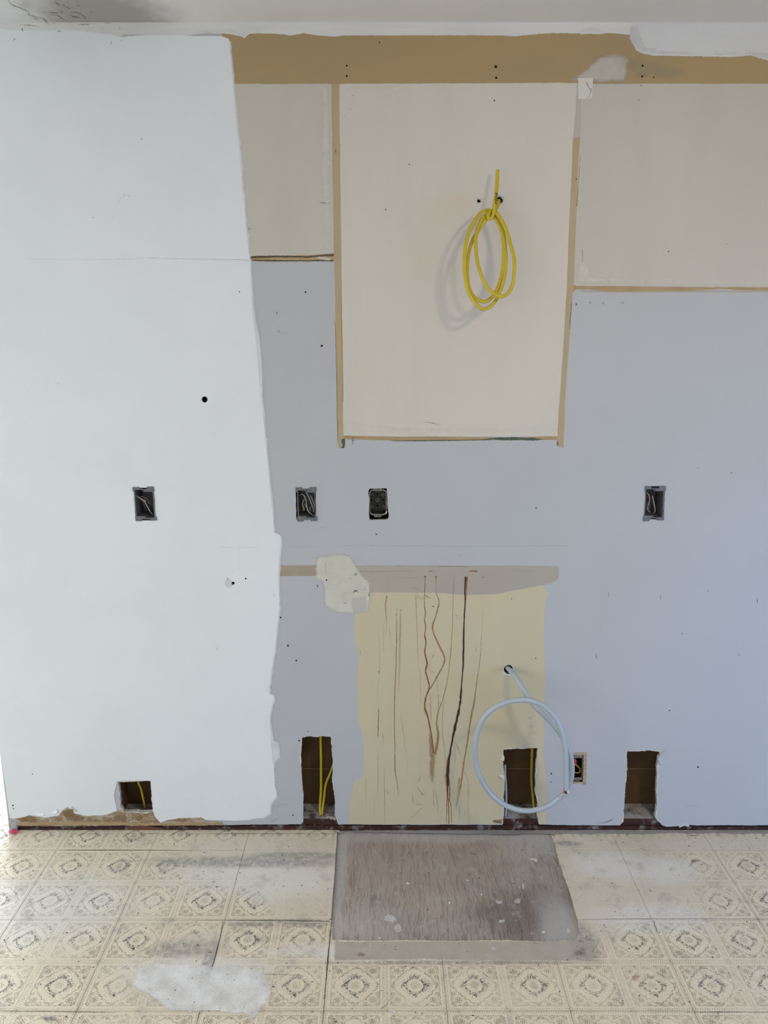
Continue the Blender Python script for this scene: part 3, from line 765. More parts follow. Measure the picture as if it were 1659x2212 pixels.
def flap(name, px, mat, lift, lvl, seed=1):
    """a curl of peeled paint: one side on the wall, the other lifted"""
    n = len(px) // 2
    V, Fc = [], []
    for i in range(n):
        a, b = px[i], px[-1 - i]
        for k in range(4):
            t = k / 3
            x, y = a[0] * (1 - t) + b[0] * t, a[1] * (1 - t) + b[1] * t
            V.append(wall_pt(x, y, lvl * LV + lift * t * t))
    for i in range(n - 1):
        for k in range(3):
            a = i * 4 + k
            Fc.append((a, a + 1, a + 5, a + 4))
    return make(name, V, Fc, mat, wall, smooth=True)


flap('peeling_paint_flap', [(74, 1754), (84, 1756), (95, 1755), (94, 1761), (84, 1763), (75, 1759)], M['white'], 0.004, 3.7)
flap('peeling_paint_flap', [(112, 1753), (121, 1750), (120, 1746), (124, 1752), (122, 1757), (112, 1757)], M['white'], 0.004, 3.7)
flap('peeling_paint_flap', [(146, 1742), (154, 1740), (161, 1750), (166, 1757), (158, 1748), (150, 1747)], M['white'], 0.006, 3.7)
flap('peeling_paint_flap', [(1287, 1777), (1310, 1779), (1322, 1773), (1326, 1767), (1322, 1772), (1310, 1776)], M['grey'], 0.003, .2)
flap('peeling_paint_flap', [(1466, 1784), (1480, 1777), (1490, 1780), (1488, 1786), (1478, 1784), (1468, 1788)], M['grey'], 0.004, .2)
flap('peeling_paint_flap', [(1425, 1625), (1430, 1618), (1438, 1616), (1434, 1622), (1430, 1628), (1426, 1632)], M['grey'], 0.006, .2)
flap('peeling_paint_flap', [(1424, 1636), (1428, 1645), (1440, 1649), (1436, 1652), (1426, 1650), (1421, 1640)], M['grey'], 0.004, .2)
flap('torn_paper_curl', [(1077, 1675), (1083, 1673), (1090, 1677), (1089, 1684), (1085, 1683), (1081, 1679)], M['cream_light'], 0.008, 1.2)
flap('torn_paper_curl', [(1079, 1630), (1084, 1634), (1082, 1642), (1089, 1644), (1090, 1636), (1087, 1629)], M['cream_light'], 0.006, 1.2)
mark('hairline_crack', [(1287, 1779), (1308, 1778), (1316, 1771), (1330, 1766), (1345, 1762)], 1.2, M['pencil'], 1.0, strength=[1, .9, .4])
mark('hairline_crack', [(1396, 1622), (1397, 1613)], 1.0, M['crack'], 1.0, strength=[.9, .4])
mark('hairline_crack', [(575, 1745), (600, 1740), (620, 1736), (628, 1733)], 1.0, M['pencil'], 1.0, strength=[.6, 1, .6])
mark('hairline_crack', [(585, 1775), (597, 1769), (605, 1764)], 1.0, M['pencil'], 1.0, strength=[.8, 1, .4])
mark('hairline_crack', [(1472, 1743), (1490, 1741), (1512, 1742)], 1.2, M['pencil'], 1.0, strength=[.8, .9, .4])

# scraped lumps in the filler patch
mark('filler_crack', crop([(1190, 970), (1185, 880), (1210, 845), (1250, 825)], 540, 1140, 5.925), 1.2, M['pencil'], 3.2, strength=[.8, 1, .8])
mark('filler_crack', crop([(1320, 840), (1350, 805), (1385, 825)], 540, 1140, 5.925), 3.0, M['crack'], 3.2, strength=[.5, .9, .6])
mark('filler_crack', crop([(1205, 965), (1220, 960), (1235, 975)], 540, 1140, 5.925), 2.0, M['crack'], 3.2, strength=[.5, .8, .5])
mark('filler_crack', crop([(965, 430), (970, 500), (968, 575)], 540, 1140, 5.925), 1.0, M['pencil'], 3.2)
mark('filler_crack', crop([(1330, 600), (1360, 580), (1350, 620)], 540, 1140, 5.925), 3.5, M['pencil'], 3.2)
for i, (a, b, w, h) in enumerate(((1300, 600, 30, 12), (1270, 645, 24, 10), (1440, 780, 50, 20))):
    p = crop([(a, b)], 540, 1140, 5.925)[0]
    w, h = w / 5.925, h / 5.925
    c = wall_pt(p[0], p[1], 2.4 * LV)
    V, Fc = [], []
    rr = np.random.default_rng(i)
    for k in range(5):
        la = k / 4 * math.pi / 2
        for j in range(10):
            an = 2 * math.pi * j / 10
            s = math.cos(la) * (1 + .2 * rr.uniform(-1, 1))
            V.append(c + Vector((w / 700 * s * math.cos(an), -0.002 * math.sin(la), h / 700 * s * math.sin(an))))
    for k in range(4):
        for j in range(10):
            Fc.append((k * 10 + j, k * 10 + (j + 1) % 10, (k + 1) * 10 + (j + 1) % 10, (k + 1) * 10 + j))
    make('filler_lump', V, Fc, M['plaster'], wall, smooth=True)

# scraped crater rims of the anchor holes
for i, (x, y, r) in enumerate(((1079, 432, 11.0), (1034.5, 434, 6.5), (494, 1259, 9), (1098, 1447, 12.5))):
    o2 = [wxz(*p) for p in ragged(disc(x, y, r, 16), 1.4, 2.2, 500 + i)]
    hs = [h for h, b in zip(HOLES, HB) if abs((b[0] + b[1]) / 2 - o2[0][0]) < 0.03 and abs((b[2] + b[3]) / 2 - o2[0][1]) < 0.04]
    P, T = cdt(o2, hs)
    vs = [(a, -(4.6 if x < 600 else 3.0) * LV, b) for a, b in P]
    make('chipped_hole_rim', vs, orient(vs, [tuple(t) for t in T]), M['gypsum'] if i < 2 else M['white_blot'], wall)

# torn paper fray round the sawn cut-outs
M['fray'] = paint('torn_white_paper', (0.56, 0.545, 0.52), (0.47, 0.44, 0.40), bump=0.6, scale=60)
for i, h in enumerate((cutA, cutB, cutC, cutD)):
    c = np.mean(np.array(h), axis=0)
    d = densify(h, 3)
    t = np.roll(d, -1, 0) - np.roll(d, 1, 0)
    nr = np.stack([t[:, 1], -t[:, 0]], 1) / (np.linalg.norm(t, axis=1)[:, None] + 1e-9)
    rg_ = np.random.default_rng(900 + i)
    wd = np.clip(0.8 + 1.6 * nz1(len(d), 4, rg_) + 1.0 * nz1(len(d), 2, rg_), -0.5, 3.6)
    q = d + nr * wd[:, None]
    if (np.abs(q - c).sum() < np.abs(d - c).sum()): q = d - nr * wd[:, None]
    q[:, 1] = np.minimum(q[:, 1], 1779.5)
    layer('torn_paper_fray', None, M['fray'], 4.1, rag=q)

# ------------------------------------------------------------------ inside of the wall: backing boards, studs, sole plate


def wood_mat(name, c1_, c2_, grain=(1, 1, 14), sc=14, rough=0.75, dust=None, bump=0.2):
    k = NT(name)
    g = k.noise(sc, 5, 0.65, stretch=grain, dist=0.6)
    c = k.mix(k.ramp(g, 0.3, 0.72), c1_, c2_)
    if dust:
        c = k.mix(k.ramp(k.noise(26, 4, .65), dust[1], dust[2]), c, dust[0])
    k.bump(g, bump, 0.002)
    return k.done(c, rough, 0.25)


M['hardboard'] = wood_mat('brown_hardboard', (0.115, 0.066, 0.028), (0.085, 0.05, 0.024), (1, 1, 1), 20)
M['stud'] = wood_mat('rough_stud', (0.17, 0.085, 0.04), (0.09, 0.045, 0.022), (12, 12, 1), 8)
M['plate_top'] = wood_mat('dusty_sole_plate', (0.12, 0.075, 0.055), (0.075, 0.045, 0.035), (1, 10, 10), 10, dust=((0.40, 0.385, 0.375), 0.32, 0.55))
M['plate_face'] = wood_mat('dark_sole_plate_edge', (0.052, 0.020, 0.013), (0.025, 0.012, 0.010), (1, 10, 10), 9, rough=0.45, dust=((0.20, 0.18, 0.165), 0.52, 0.72))

seam = wxz(1000, 1659, 0.1005)[1]
v, f = box_vf(WALL_L + 0.02, WALL_R, 0.102, 0.112, 0.0, seam)
make('backing_board', v, f, M['hardboard'], wall)
v, f = box_vf(WALL_L + 0.02, WALL_R, 0.0985, 0.112, seam + 0.001, 0.75)
make('backing_board', v, f, M['hardboard'], wall)
M['seam'] = plain('pale_board_lip', (0.24, 0.165, 0.09), .8, .2)
v, f = box_vf(WALL_L + 0.02, WALL_R, 0.0955, 0.0984, seam - 0.0012, seam + 0.0012)
make('board_lip', v, f, M['seam'], wall)
v, f = box_vf(WALL_L + 0.02, WALL_R, 0.102, 0.112, 0.7505, CEIL_Z)
make('backing_board', v, f, M['hardboard'], wall)
for px in (238, 760, 1449):
    x = wxz(px, 1700)[0]
    v, f = box_vf(x - 0.019, x + 0.019, TH + 0.0005, 0.0984, 0.0385, CEIL_Z - .002)
    make('wall_stud', v, f, M['stud'], wall)
v, f = box_vf(WALL_L + 0.0305, WALL_R, TH + 0.0003, 0.0984, 0.0, 0.0383)
make('sole_plate', v, [f[1], f[0], f[2], f[3], f[4], f[5]], [M['plate_top'], M['plate_face']], wall, midx=[0, 1, 1, 1, 1, 1])
# thin skirting remnant just below the board: dark, chipped upper edge
q = ragged([(38, 1786), (90, 1785), (240, 1785), (330, 1786), (480, 1785), (600, 1783), (660, 1783), (700, 1784), (840, 1784), (1090, 1783), (1230, 1785), (1480, 1786), (1659, 1785)], 1.0, 4, 77, closed=False)
q2 = ragged([(38, 1797), (120, 1796), (180, 1799), (240, 1797), (500, 1797), (760, 1797), (1000, 1796), (1100, 1795), (1160, 1793), (1240, 1791), (1400, 1791), (1659, 1792)], 1.3, 4, 78, closed=False)
up = [wxz(a, b, 0.006) for a, b in q]; dn = [wxz(a, b, 0.006) for a, b in q2][::-1]
P, T = cdt(up + [(1.3, up[-1][1]), (1.3, 0.003)] + dn)
vs = [(a, 0.006, max(b, -0.0028)) for a, b in P]; fs = orient(vs, [tuple(t) for t in T])
n0 = len(vs); be = boundary(fs)
vs += [(a, 0.0122, b) for a, _, b in vs]
fs += [(b, a, a + n0, b + n0) for a, b in be]
trim = make('trim_1', vs, fs, M['plate_face'])
tag(trim, 'dark brown chipped wood strip along the foot of the wall', 'trim', kind='structure')
v, f = box_vf(-0.46, -0.20, 0.004, 0.0065, wxz(700, 1797, .006)[1], wxz(700, 1790, .006)[1])
M['splinter'] = wood_mat('red_brown_splinter', (0.16, 0.07, 0.035), (0.09, 0.04, 0.022), (1, 10, 10), 12)
pts = [wall_pt(a, b, -0.005) for a, b in [(276, 1784), (300, 1783), (330, 1786), (352, 1790), (345, 1794), (276, 1794)]]
make('wood_splinter', pts + [p + Vector((0, .004, 0)) for p in pts], [tuple(range(6))[::-1]] + [(i, (i + 1) % 6, (i + 1) % 6 + 6, i + 6) for i in range(6)], M['splinter'], trim)
M['corner_bead'] = plain('grey_corner_metal', (0.42, 0.43, 0.45), 0.5, 0.4, 0.2, 0.4, 90, 0.2)
# wall end
v, f = box_vf(WALL_L - 0.0015, WALL_L, 0.0, 0.125, wxz(20, 1770)[1], CEIL_Z)
make('wall_end_face', v, f, M['white'], wall)
x1 = wxz(36, 1780)[0]
v, f = box_vf(WALL_L - 0.001, x1, -0.0006, 0.02, 0.004, wxz(20, 1768)[1])
make('corner_bead_stub', v, f, M['corner_bead'], wall)
v, f = box_vf(WALL_L, WALL_R, 0.1125, 0.125, 0.0, CEIL_Z)
wb = make('wall_hall', v, f, M['white'])
tag(wb, 'hall side of the kitchen wall', 'wall', kind='structure')

# ------------------------------------------------------------------ ceiling


def ceil_mat():
    k = NT('ceiling_paint')
    w = k.noise(18, 5, 0.6)
    base = k.mix(k.ramp(k.noise(2.5, 3), .35, .65), (0.66, 0.61, 0.55), (0.64, 0.595, 0.54))
    c0 = ceil_pt(60, 20); c1_ = ceil_pt(190, 18)
    base = k.mix(k.blob((c0.x - .1, c0.y, CEIL_Z), (0.42, 0.5, 1), 0.7, w, 0.5), base, (0.62, 0.61, 0.58))
    d = k.blob((c1_.x + .02, -0.03, CEIL_Z), (0.17, 0.20, 1), 1.0, w, 0.9)
    base = k.mix(k.math('MULTIPLY', d, 0.85), base, (0.27, 0.235, 0.20))
    k.bump(k.noise(90, 3), 0.12, 0.002)
    return k.done(base, 0.75, 0.2)


def ceil_pt(px, py, z=None):
    z = CEIL_Z if z is None else z
    d = ray(px, py)
    return CAM + d * ((z - CAM_H) / d.z)


M['ceiling'] = ceil_mat()
v, f = box_vf(-3.3, 2.75, -4.7, 3.3, CEIL_Z, CEIL_Z + 0.1)
ceiling = make('ceiling', v, f, M['ceiling'])
tag(ceiling, 'dull off-white ceiling with cracked grimy patch', 'ceiling', kind='structure')
def cp(x, y): return ceil_pt(x, y, CEIL_Z - 0.0006)
def cc(p): return crop(p, 0, 0, 5.53)
for i, (pts, w) in enumerate((([(90, -40), (110, 30), (150, 60), (210, 85), (270, 110), (335, 140), (345, 180), (400, 195), (520, 225)], 2.0), ([(520, 225), (555, 262)], 3.0), ([(655, 30), (690, 50), (710, 62)], 2.4), ([(595, 145), (640, 155), (690, 155)], 2.2), ([(605, 178), (640, 182), (700, 190), (740, 220), (800, 262)], 1.6), ([(840, 150), (920, 150), (990, 185), (1025, 225)], 2.2), ([(840, 180), (880, 200), (950, 210)], 2.2), ([(1080, 130), (1105, 160)], 1.6), ([(740, 60), (830, 105)], 1.6), ([(900, 65), (960, 72)], 1.4), ([(410, 220), (450, 232)], 1.6), ([(725, 148), (748, 145)], 3), ([(170, 0), (200, 40), (330, 70)], 1.0), ([(800, 10), (820, 40)], 1.2))):
    mark('ceiling_crack', cc(pts), w, M['crack'], parent=ceiling, place=cp, seed=i, strength=[.55, .7, .7, .5])
for pts, w in (([(530, 240), (565, 275), (595, 292)], 2.4), ([(600, 280), (680, 283)], 1.5), ([(240, 290), (330, 300), (470, 312)], 3), ([(920, 285), (1000, 292), (1080, 290)], 3.5), ([(1250, 275), (1320, 280)], 2.5), ([(1425, 320), (1435, 355)], 2.2), ([(680, 375), (740, 372)], 4), ([(262, 330), (268, 370)], 3), ([(150, 490), (170, 470), (185, 455)], 3.5), ([(1320, 530), (1335, 500)], 4), ([(1215, 335), (1235, 350)], 4), ([(1430, 400), (1560, 420), (1700, 410)], 1.6), ([(1430, 485), (1455, 484)], 1.4)):
    mark('grime_mark', cc(pts), w, M['pencil'], 4.8, strength=[.7, 1.0, .7])
mark('brush_scratch', [(495, 65), (512, 71), (530, 77)], 1.0, M['pencil'], 3.6, strength=[.8, 1, .7])
mark('brush_scratch', [(425, 63), (450, 70), (475, 76)], 1.2, M['pencil'], 3.8, strength=[.6, 1, .7])
mark('brush_scratch', [(557, 64), (557, 73)], 1.0, M['crack'], 3.6, strength=[.6, .6])

# ------------------------------------------------------------------ floor: vinyl tiles with printed motif, plywood patch
TILE = 0.3048
MOD = TILE / 2
x_j0 = (716 - CX) / ((1986 - 733) * CT / CAM_H) + 0.001      # joint left of the plywood
y_j = [floor_pt(829, p).y for p in (1836, 1986, 2185)]
y_j0 = (y_j[0] + (y_j[1] + TILE) + (y_j[2] + 2 * TILE)) / 3   # joint nearest the wall
FL = [0.0]

SUBF = -0.004
plywood_px = [(727, 1788), (1160, 1788), (1190, 1799), (1201, 1832), (1215, 1886), (1228, 1916), (1238, 1953), (1248, 1987), (1248, 2017), (1245, 2029), (1200, 2034), (1100, 2031), (1000, 2032), (900, 2031), (800, 2032), (717, 2031), (720, 1950), (724, 1870)]
ply_r = ragged(plywood_px, 1.6, 3, 91)
ply2 = [(floor_pt(a, b).x, floor_pt(a, b).y) for a, b in ply_r]


def floor_blobs(k, w):
    """grime, dried glue and painted floor glare; returns (dark grime, white film with glare at left, worn print)"""
    def b(px, py, rx, ry, soft=.8, amt=.8):
        c = floor_pt(px, py)
        e = floor_pt(px, py + ry)
        s = (py - 733) * CT / CAM_H
        return k.blob((c.x, c.y, 0), (rx / s, abs(e.y - c.y), 1), soft, w, amt)

    def mx(L):
        r = L[0]
        for q in L[1:]: r = k.math('MAXIMUM', r, q)
        return r
    dark = mx([b(520, 1862, 210, 12, .9, .9), b(640, 1850, 110, 10), b(655, 1995, 62, 9, .7, .7), b(560, 1995, 70, 8, 1.0), b(395, 2050, 75, 18, 1.0, 1.2), b(980, 2080, 290, 5, .6, .5), b(1262, 2035, 30, 45, .9), b(450, 2075, 12, 55, .6, .5), b(1225, 1822, 30, 5, .8)])
    white = mx([b(100, 1960, 190, 80, 1.2, .5), b(430, 2090, 160, 25, 1.2, .6), b(900, 2055, 300, 20, .9, .6), b(1410, 1985, 110, 30, 1.2, 1.0), b(1330, 1870, 90, 28, 1.2, 1.2), b(1440, 1880, 60, 26, 1.2, 1.2), b(560, 1900, 200, 40, 1.2, 1.)])  # first blob paints window glare into the left tiles, the rest is film
    worn = mx([b(580, 1850, 230, 50, .6, .6), b(1320, 1900, 200, 85, .9, .7), b(1250, 1980, 90, 60, .8, .6), b(960, 2050, 320, 26, .5, .4), b(660, 1925, 110, 60, .7, .6), b(430, 2045, 70, 30, .9), b(1480, 1820, 300, 20, .8), b(430, 2120, 170, 45, .8, .5)])
    return dark, white, worn


def tile_mat():
    k = NT('beige_vinyl_tile')
    w = k.noise(26, 5, 0.62)
    dark, white, worn = floor_blobs(k, w)
    c = k.mix(k.ramp(k.noise(5, 4), .35, .65), (0.70, 0.61, 0.458), (0.67, 0.58, 0.435))
    c = k.mix(k.math('MULTIPLY', worn, .55), c, (0.54, 0.485, 0.41))
    c = k.mix(k.math('MULTIPLY', white, .7), c, (0.68, 0.655, 0.615))
    c = k.mix(k.math('MULTIPLY', k.ramp(k.noise(14, 5, .65), .52, .72), .6), c, (0.40, 0.35, 0.29))
    c = k.mix(k.math('MULTIPLY', k.math('MULTIPLY', dark, k.ramp(k.noise(60, 4, .7), .25, .6)), .66), c, (0.19, 0.185, 0.19))
    c = k.mix(k.math('MULTIPLY', k.ramp(k.noise(420, 2), .52, .72), .25), c, (0.33, 0.28, 0.21))
    c = k.mix(k.math('MULTIPLY', k.ramp(k.noise(230, 4, .7), .45, .7), .32), c, (0.40, 0.33, 0.245))
    k.bump(k.math('ADD', k.noise(520, 3, .6), k.math('MULTIPLY', k.noise(190, 3, .6), 1.6)), 0.6, 0.0016)
    return k.done(c, k.ramp(w, .3, .7, .34, .5), 0.45)


def ink_mat(name, c, c2, keep):
    k = NT(name)
    w = k.noise(26, 5, 0.62)
    dark, white, worn = floor_blobs(k, w)
    a = k.math('SUBTRACT', keep, k.math('MULTIPLY', worn, keep * .8))
    a = k.math('SUBTRACT', a, k.math('MULTIPLY', white, .18))
    n = k.ramp(k.noise(160, 3, .7), .25, .6, .35, 1)
    a = k.math('MULTIPLY', a, k.ramp(k.noise(7, 4, .6), .35, .6, .5, 1))
    a = k.math('MULTIPLY', a, n, clamp=True)
    col_ = k.mix(k.ramp(k.noise(3, 2), .4, .6), c, c2)
    return k.done(col_, .6, .3, alpha=a)


M['tile'] = tile_mat()
M['ink'] = ink_mat('brown_printed_line', (0.185, 0.135, 0.088), (0.20, 0.155, 0.115), 0.92)
M['ink_dot'] = ink_mat('blue_grey_printed_dot', (0.135, 0.13, 0.14), (0.165, 0.155, 0.15), 0.92)
M['ink_soft'] = ink_mat('soft_printed_hatch', (0.25, 0.19, 0.135), (0.26, 0.21, 0.165), 0.6)
M['ink_pale'] = ink_mat('pale_raised_line', (0.80, 0.735, 0.62), (0.78, 0.72, 0.61), 0.6)
M['tile_ridge'] = plain('tile_edge', (0.22, 0.18, 0.13), .7, .3)


def motif():
    """one printed square of the tile: list of (polyline, width, closed, kind) in units of the square"""
    L = []
    rg = random.Random(4)
    # wavy frame
    for s in range(4):
        pts = []
        for i in range(31):
            t = -0.385 + 0.77 * i / 30
            a = 0.405 + 0.007 * math.sin(i * 2.1) + 0.004 * math.sin(i * 5.3)
            p = [(t, a), (a, -t), (-t, -a), (-a, t)][s]
            pts.append(p)
        L.append((pts, .0062, False, 0))
        pts = [[(t, .438), (.438, -t), (-t, -.438), (-.438, t)][s] for t in np.linspace(-.43, .43, 5)]
        L.append((pts, .016, False, 3))
        # hatch in the band between squares
        for i in range(26):
            t = -.49 + .98 * i / 25
            a, b = .452, .492
            q = [(t, a), (t + .016, b)]
            q = [[(x, y), (y, -x), (-x, -y), (-y, x)][s] for x, y in q]
            L.append((q, .0085, False, 2))
    # scalloped diamond
    pts = []
    for i in range(112):
        an = 2 * math.pi * i / 112
        r = 0.30 / (abs(math.cos(an)) + abs(math.sin(an))) + 0.095
        r += 0.014 * math.sin(an * 20) + 0.006 * math.sin(an * 47)
        pts.append((r * math.cos(an), r * math.sin(an)))
    L.append((pts, .0062, True, 0))
    # flower and scrolls in the corners
    for sx in (-1, 1):
        for sy in (-1, 1):
            cx, cy = .295 * sx, .295 * sy
            L.append(([(cx + .018 * math.cos(a), cy + .018 * math.sin(a)) for a in np.linspace(0, 2 * math.pi, 8)[:-1]], .006, True, 0))
            for j in range(6):
                an = j * math.pi / 3 + .3
                x, y = cx + .042 * math.cos(an), cy + .042 * math.sin(an)
                L.append(([(x + .021 * math.cos(a), y + .021 * math.sin(a)) for a in np.linspace(0, 2 * math.pi, 9)[:-1]], .0055, True, 0))
            for (ox, oy, d) in ((.365, .175, 1), (.175, .365, -1), (.372, .372, 1)):
                x0, y0 = ox * sx, oy * sy
                sp = []
                for j in range(18):
                    a = j * .72 * d + .5
                    r = .006 + .0021 * j
                    sp.append((x0 + r * math.cos(a) * sx, y0 + r * math.sin(a) * sy))
                L.append((sp, .0055, False, 0))
            # leaf strokes
            for (ox, oy, ux, uy) in ((.23, .375, .10, .012), (.375, .24, .012, -.09), (.20, .25, -.05, .07), (.25, .19, .07, -.05)):
                pp = []
                for j in range(9):
                    t = j / 8
                    pp.append(((ox + ux * (t - .5) + .012 * math.sin(t * 9)) * sx, (oy + uy * (t - .5) + .012 * math.cos(t * 8)) * sy))
                L.append((pp, .0058, False, 0))
    # palmettes half-way along the sides
    for s in range(4):
        for dx in (-.045, 0, .045):
            pp = [(dx + .022 * math.cos(a), .365 + .018 * math.sin(a) - abs(dx) * .15) for a in np.linspace(0, 2 * math.pi, 8)[:-1]]
            pp = [[(x, y), (y, -x), (-x, -y), (-y, x)][s] for x, y in pp]
            L.append((pp, .0055, True, 0))
    # dotted ring
    n = 0
    while n < 330:
        x, y = rg.uniform(-.27, .27), rg.uniform(-.27, .27)
        d, r = abs(x) + abs(y), math.hypot(x, y)
        if r < .135 or d > .29: continue
        if d > .235 and rg.random() < .72: continue
        an = math.atan2(y, x) + rg.uniform(-.4, .4)
        h = rg.uniform(.005, .0085)
        L.append(([(x - h * math.cos(an), y - h * math.sin(an)), (x + h * math.cos(an), y + h * math.sin(an))], rg.uniform(.009, .014), False, 1))
        n += 1
    # heart flower
    for j in range(8):
        an = j * math.pi / 4
        x, y = .052 * math.cos(an), .052 * math.sin(an)
        L.append(([(x + .021 * math.cos(a), y + .021 * math.sin(a)) for a in np.linspace(0, 2 * math.pi, 8)[:-1]], .006, True, 2))
    for j in range(9):
        a = rg.uniform(0, 6.28); r = rg.uniform(0, .03)
        L.append(([(r * math.cos(a) - .004, r * math.sin(a)), (r * math.cos(a) + .004, r * math.sin(a))], .009, False, 1))
    return L


def ribbon2(pts, w, closed):
    p = np.array(pts, float)
    n = len(p)
    if closed:
        t = np.roll(p, -1, 0) - np.roll(p, 1, 0)
    else:
        t = np.zeros_like(p); t[1:-1] = p[2:] - p[:-2]; t[0] = p[1] - p[0]; t[-1] = p[-1] - p[-2]
    t /= np.linalg.norm(t, axis=1)[:, None] + 1e-12
    nr = np.stack([-t[:, 1], t[:, 0]], 1) * w / 2
    V = np.concatenate([p + nr, p - nr])
    Fc = [(i, (i + 1) % n, (i + 1) % n + n, i + n) for i in range(n if closed else n - 1)]
    return V, Fc


def pattern_data():
    L = motif()
    V, Fc, MI = [], [], []
    for mx in (-.5, .5):
        for my in (-.5, .5):
            for pts, w, cl, kd in L:
                v, f = ribbon2(pts, w, cl)
                n0 = len(V)
                V.extend(((a + mx) * MOD, (b + my) * MOD, 0.0) for a, b in v)
                Fc.extend(tuple(i + n0 for i in q)[::-1] for q in f)
                MI.extend([kd] * len(f))
    return np.array(V), Fc, MI


PV, PF, PM = pattern_data()
pat_me = bpy.data.meshes.new('printed_pattern')
pat_me.from_pydata([tuple(v) for v in PV], [], PF)
for m in ('ink', 'ink_dot', 'ink_soft', 'ink_pale'): pat_me.materials.append(M[m])
pat_me.polygons.foreach_set('material_index', PM)
pat_me.update()

# full tile mesh: slightly bevelled slab
TT = 0.0036
def tile_mesh():
    h, b = TILE / 2 - 0.0005, 0.0012
    V, Fc = [], []
    for (r, z) in ((h, -TT), (h, -b * .6), (h - b, 0)):
        V += [(-r, -r, z), (r, -r, z), (r, r, z), (-r, r, z)]
    for k in (0, 1):
        for i in range(4):
            j = (i + 1) % 4
            Fc.append((k * 4 + i, k * 4 + j, k * 4 + 4 + j, k * 4 + 4 + i))
    Fc.append((8, 9, 10, 11))
    me = bpy.data.meshes.new('tile')
    me.from_pydata(V, [], Fc)
    me.materials.append(M['tile'])
    me.update()
    return me


tile_me = tile_mesh()

M['subfloor'] = plain('dark_subfloor', (0.10, 0.08, 0.065), .8, .2)
v, f = box_vf(-3.3, 2.75, -4.7, 3.3, -0.08, -0.0085)
floor = make('floor', v, f, M['subfloor'])
tag(floor, 'worn beige patterned vinyl tile floor with bare plywood patch', 'floor', kind='structure')


def ply_mat():
    k = NT('bare_stained_plywood')
    v = k.vmath('MULTIPLY', k.pos(), (1.0, 0.16, 1.0))
    dis = k.noise(5, 4, .6, color=True)
    v2 = k.vmath('ADD', v, k.vmath('MULTIPLY', k.vmath('SUBTRACT', dis, (.5, .5, .5)), (.06, .02, 0)))
    w = k.noise(9, 5, .62)
    gr = k.noise(1.0, 5, .65, vec=k.vmath('MULTIPLY', v2, (95, 48, 1)), dist=1.2)
    fine = k.noise(1.0, 4, .7, vec=k.vmath('MULTIPLY', v2, (420, 150, 1)))
    c = k.mix(k.ramp(k.noise(5, 4, .6), .35, .65), (0.36, 0.31, 0.272), (0.285, 0.242, 0.218))
    c = k.mix(k.math('MULTIPLY', k.ramp(gr, .48, .62), .72), c, (0.15, 0.115, 0.098))
    c = k.mix(k.math('MULTIPLY', k.ramp(fine, .52, .66), .65), c, (0.47, 0.435, 0.405))
    c = k.mix(k.math('MULTIPLY', k.ramp(fine, .47, .34), .6), c, (0.15, 0.12, 0.103))
    tp = floor_pt(900, 1840)
    c = k.mix(k.math('MULTIPLY', k.blob((tp.x, tp.y, 0), (.4, .3, 1), 1.2, w, 1.0), .35), c, (0.28, 0.215, 0.155))
    p = floor_pt(1150, 1975)
    c = k.mix(k.math('MULTIPLY', k.blob((p.x, p.y, 0), (.15, .1, 1), 1.0, w, 1.2), .6), c, (0.095, 0.068, 0.062))
    for px, py, rx, ry, a in ((800, 1990, .11, .06, .35), (1210, 2005, .06, .12, .7), (960, 1804, .4, .035, .5), (1150, 1820, .1, .07, .5), (735, 1900, .02, .4, .5)):
        p = floor_pt(px, py)
        c = k.mix(k.math('MULTIPLY', k.blob((p.x, p.y, 0), (rx, ry, 1), 1.1, w, 1.3), a), c, (0.42, 0.395, 0.375))
    c = k.mix(k.math('MULTIPLY', k.ramp(k.noise(20, 5, .7), .52, .75), .5), c, (0.44, 0.41, 0.385))
    k.bump(k.math('ADD', gr, fine), .5, .0018)
    return k.done(c, .62, .3)


M['ply'] = ply_mat()
px0, px1 = min(p[0] for p in ply2) - .02, max(p[0] for p in ply2) + .04
py0, py1 = min(p[1] for p in ply2) - .02, max(p[1] for p in ply2) - 0.0
v, f = box_vf(px0, px1, py0, 0.011, -0.0084, -TT - 0.0002)
ply = make('plywood_underlay', v, f, M['ply'], floor)
ply['label'] = 'bare grey-brown plywood patch'

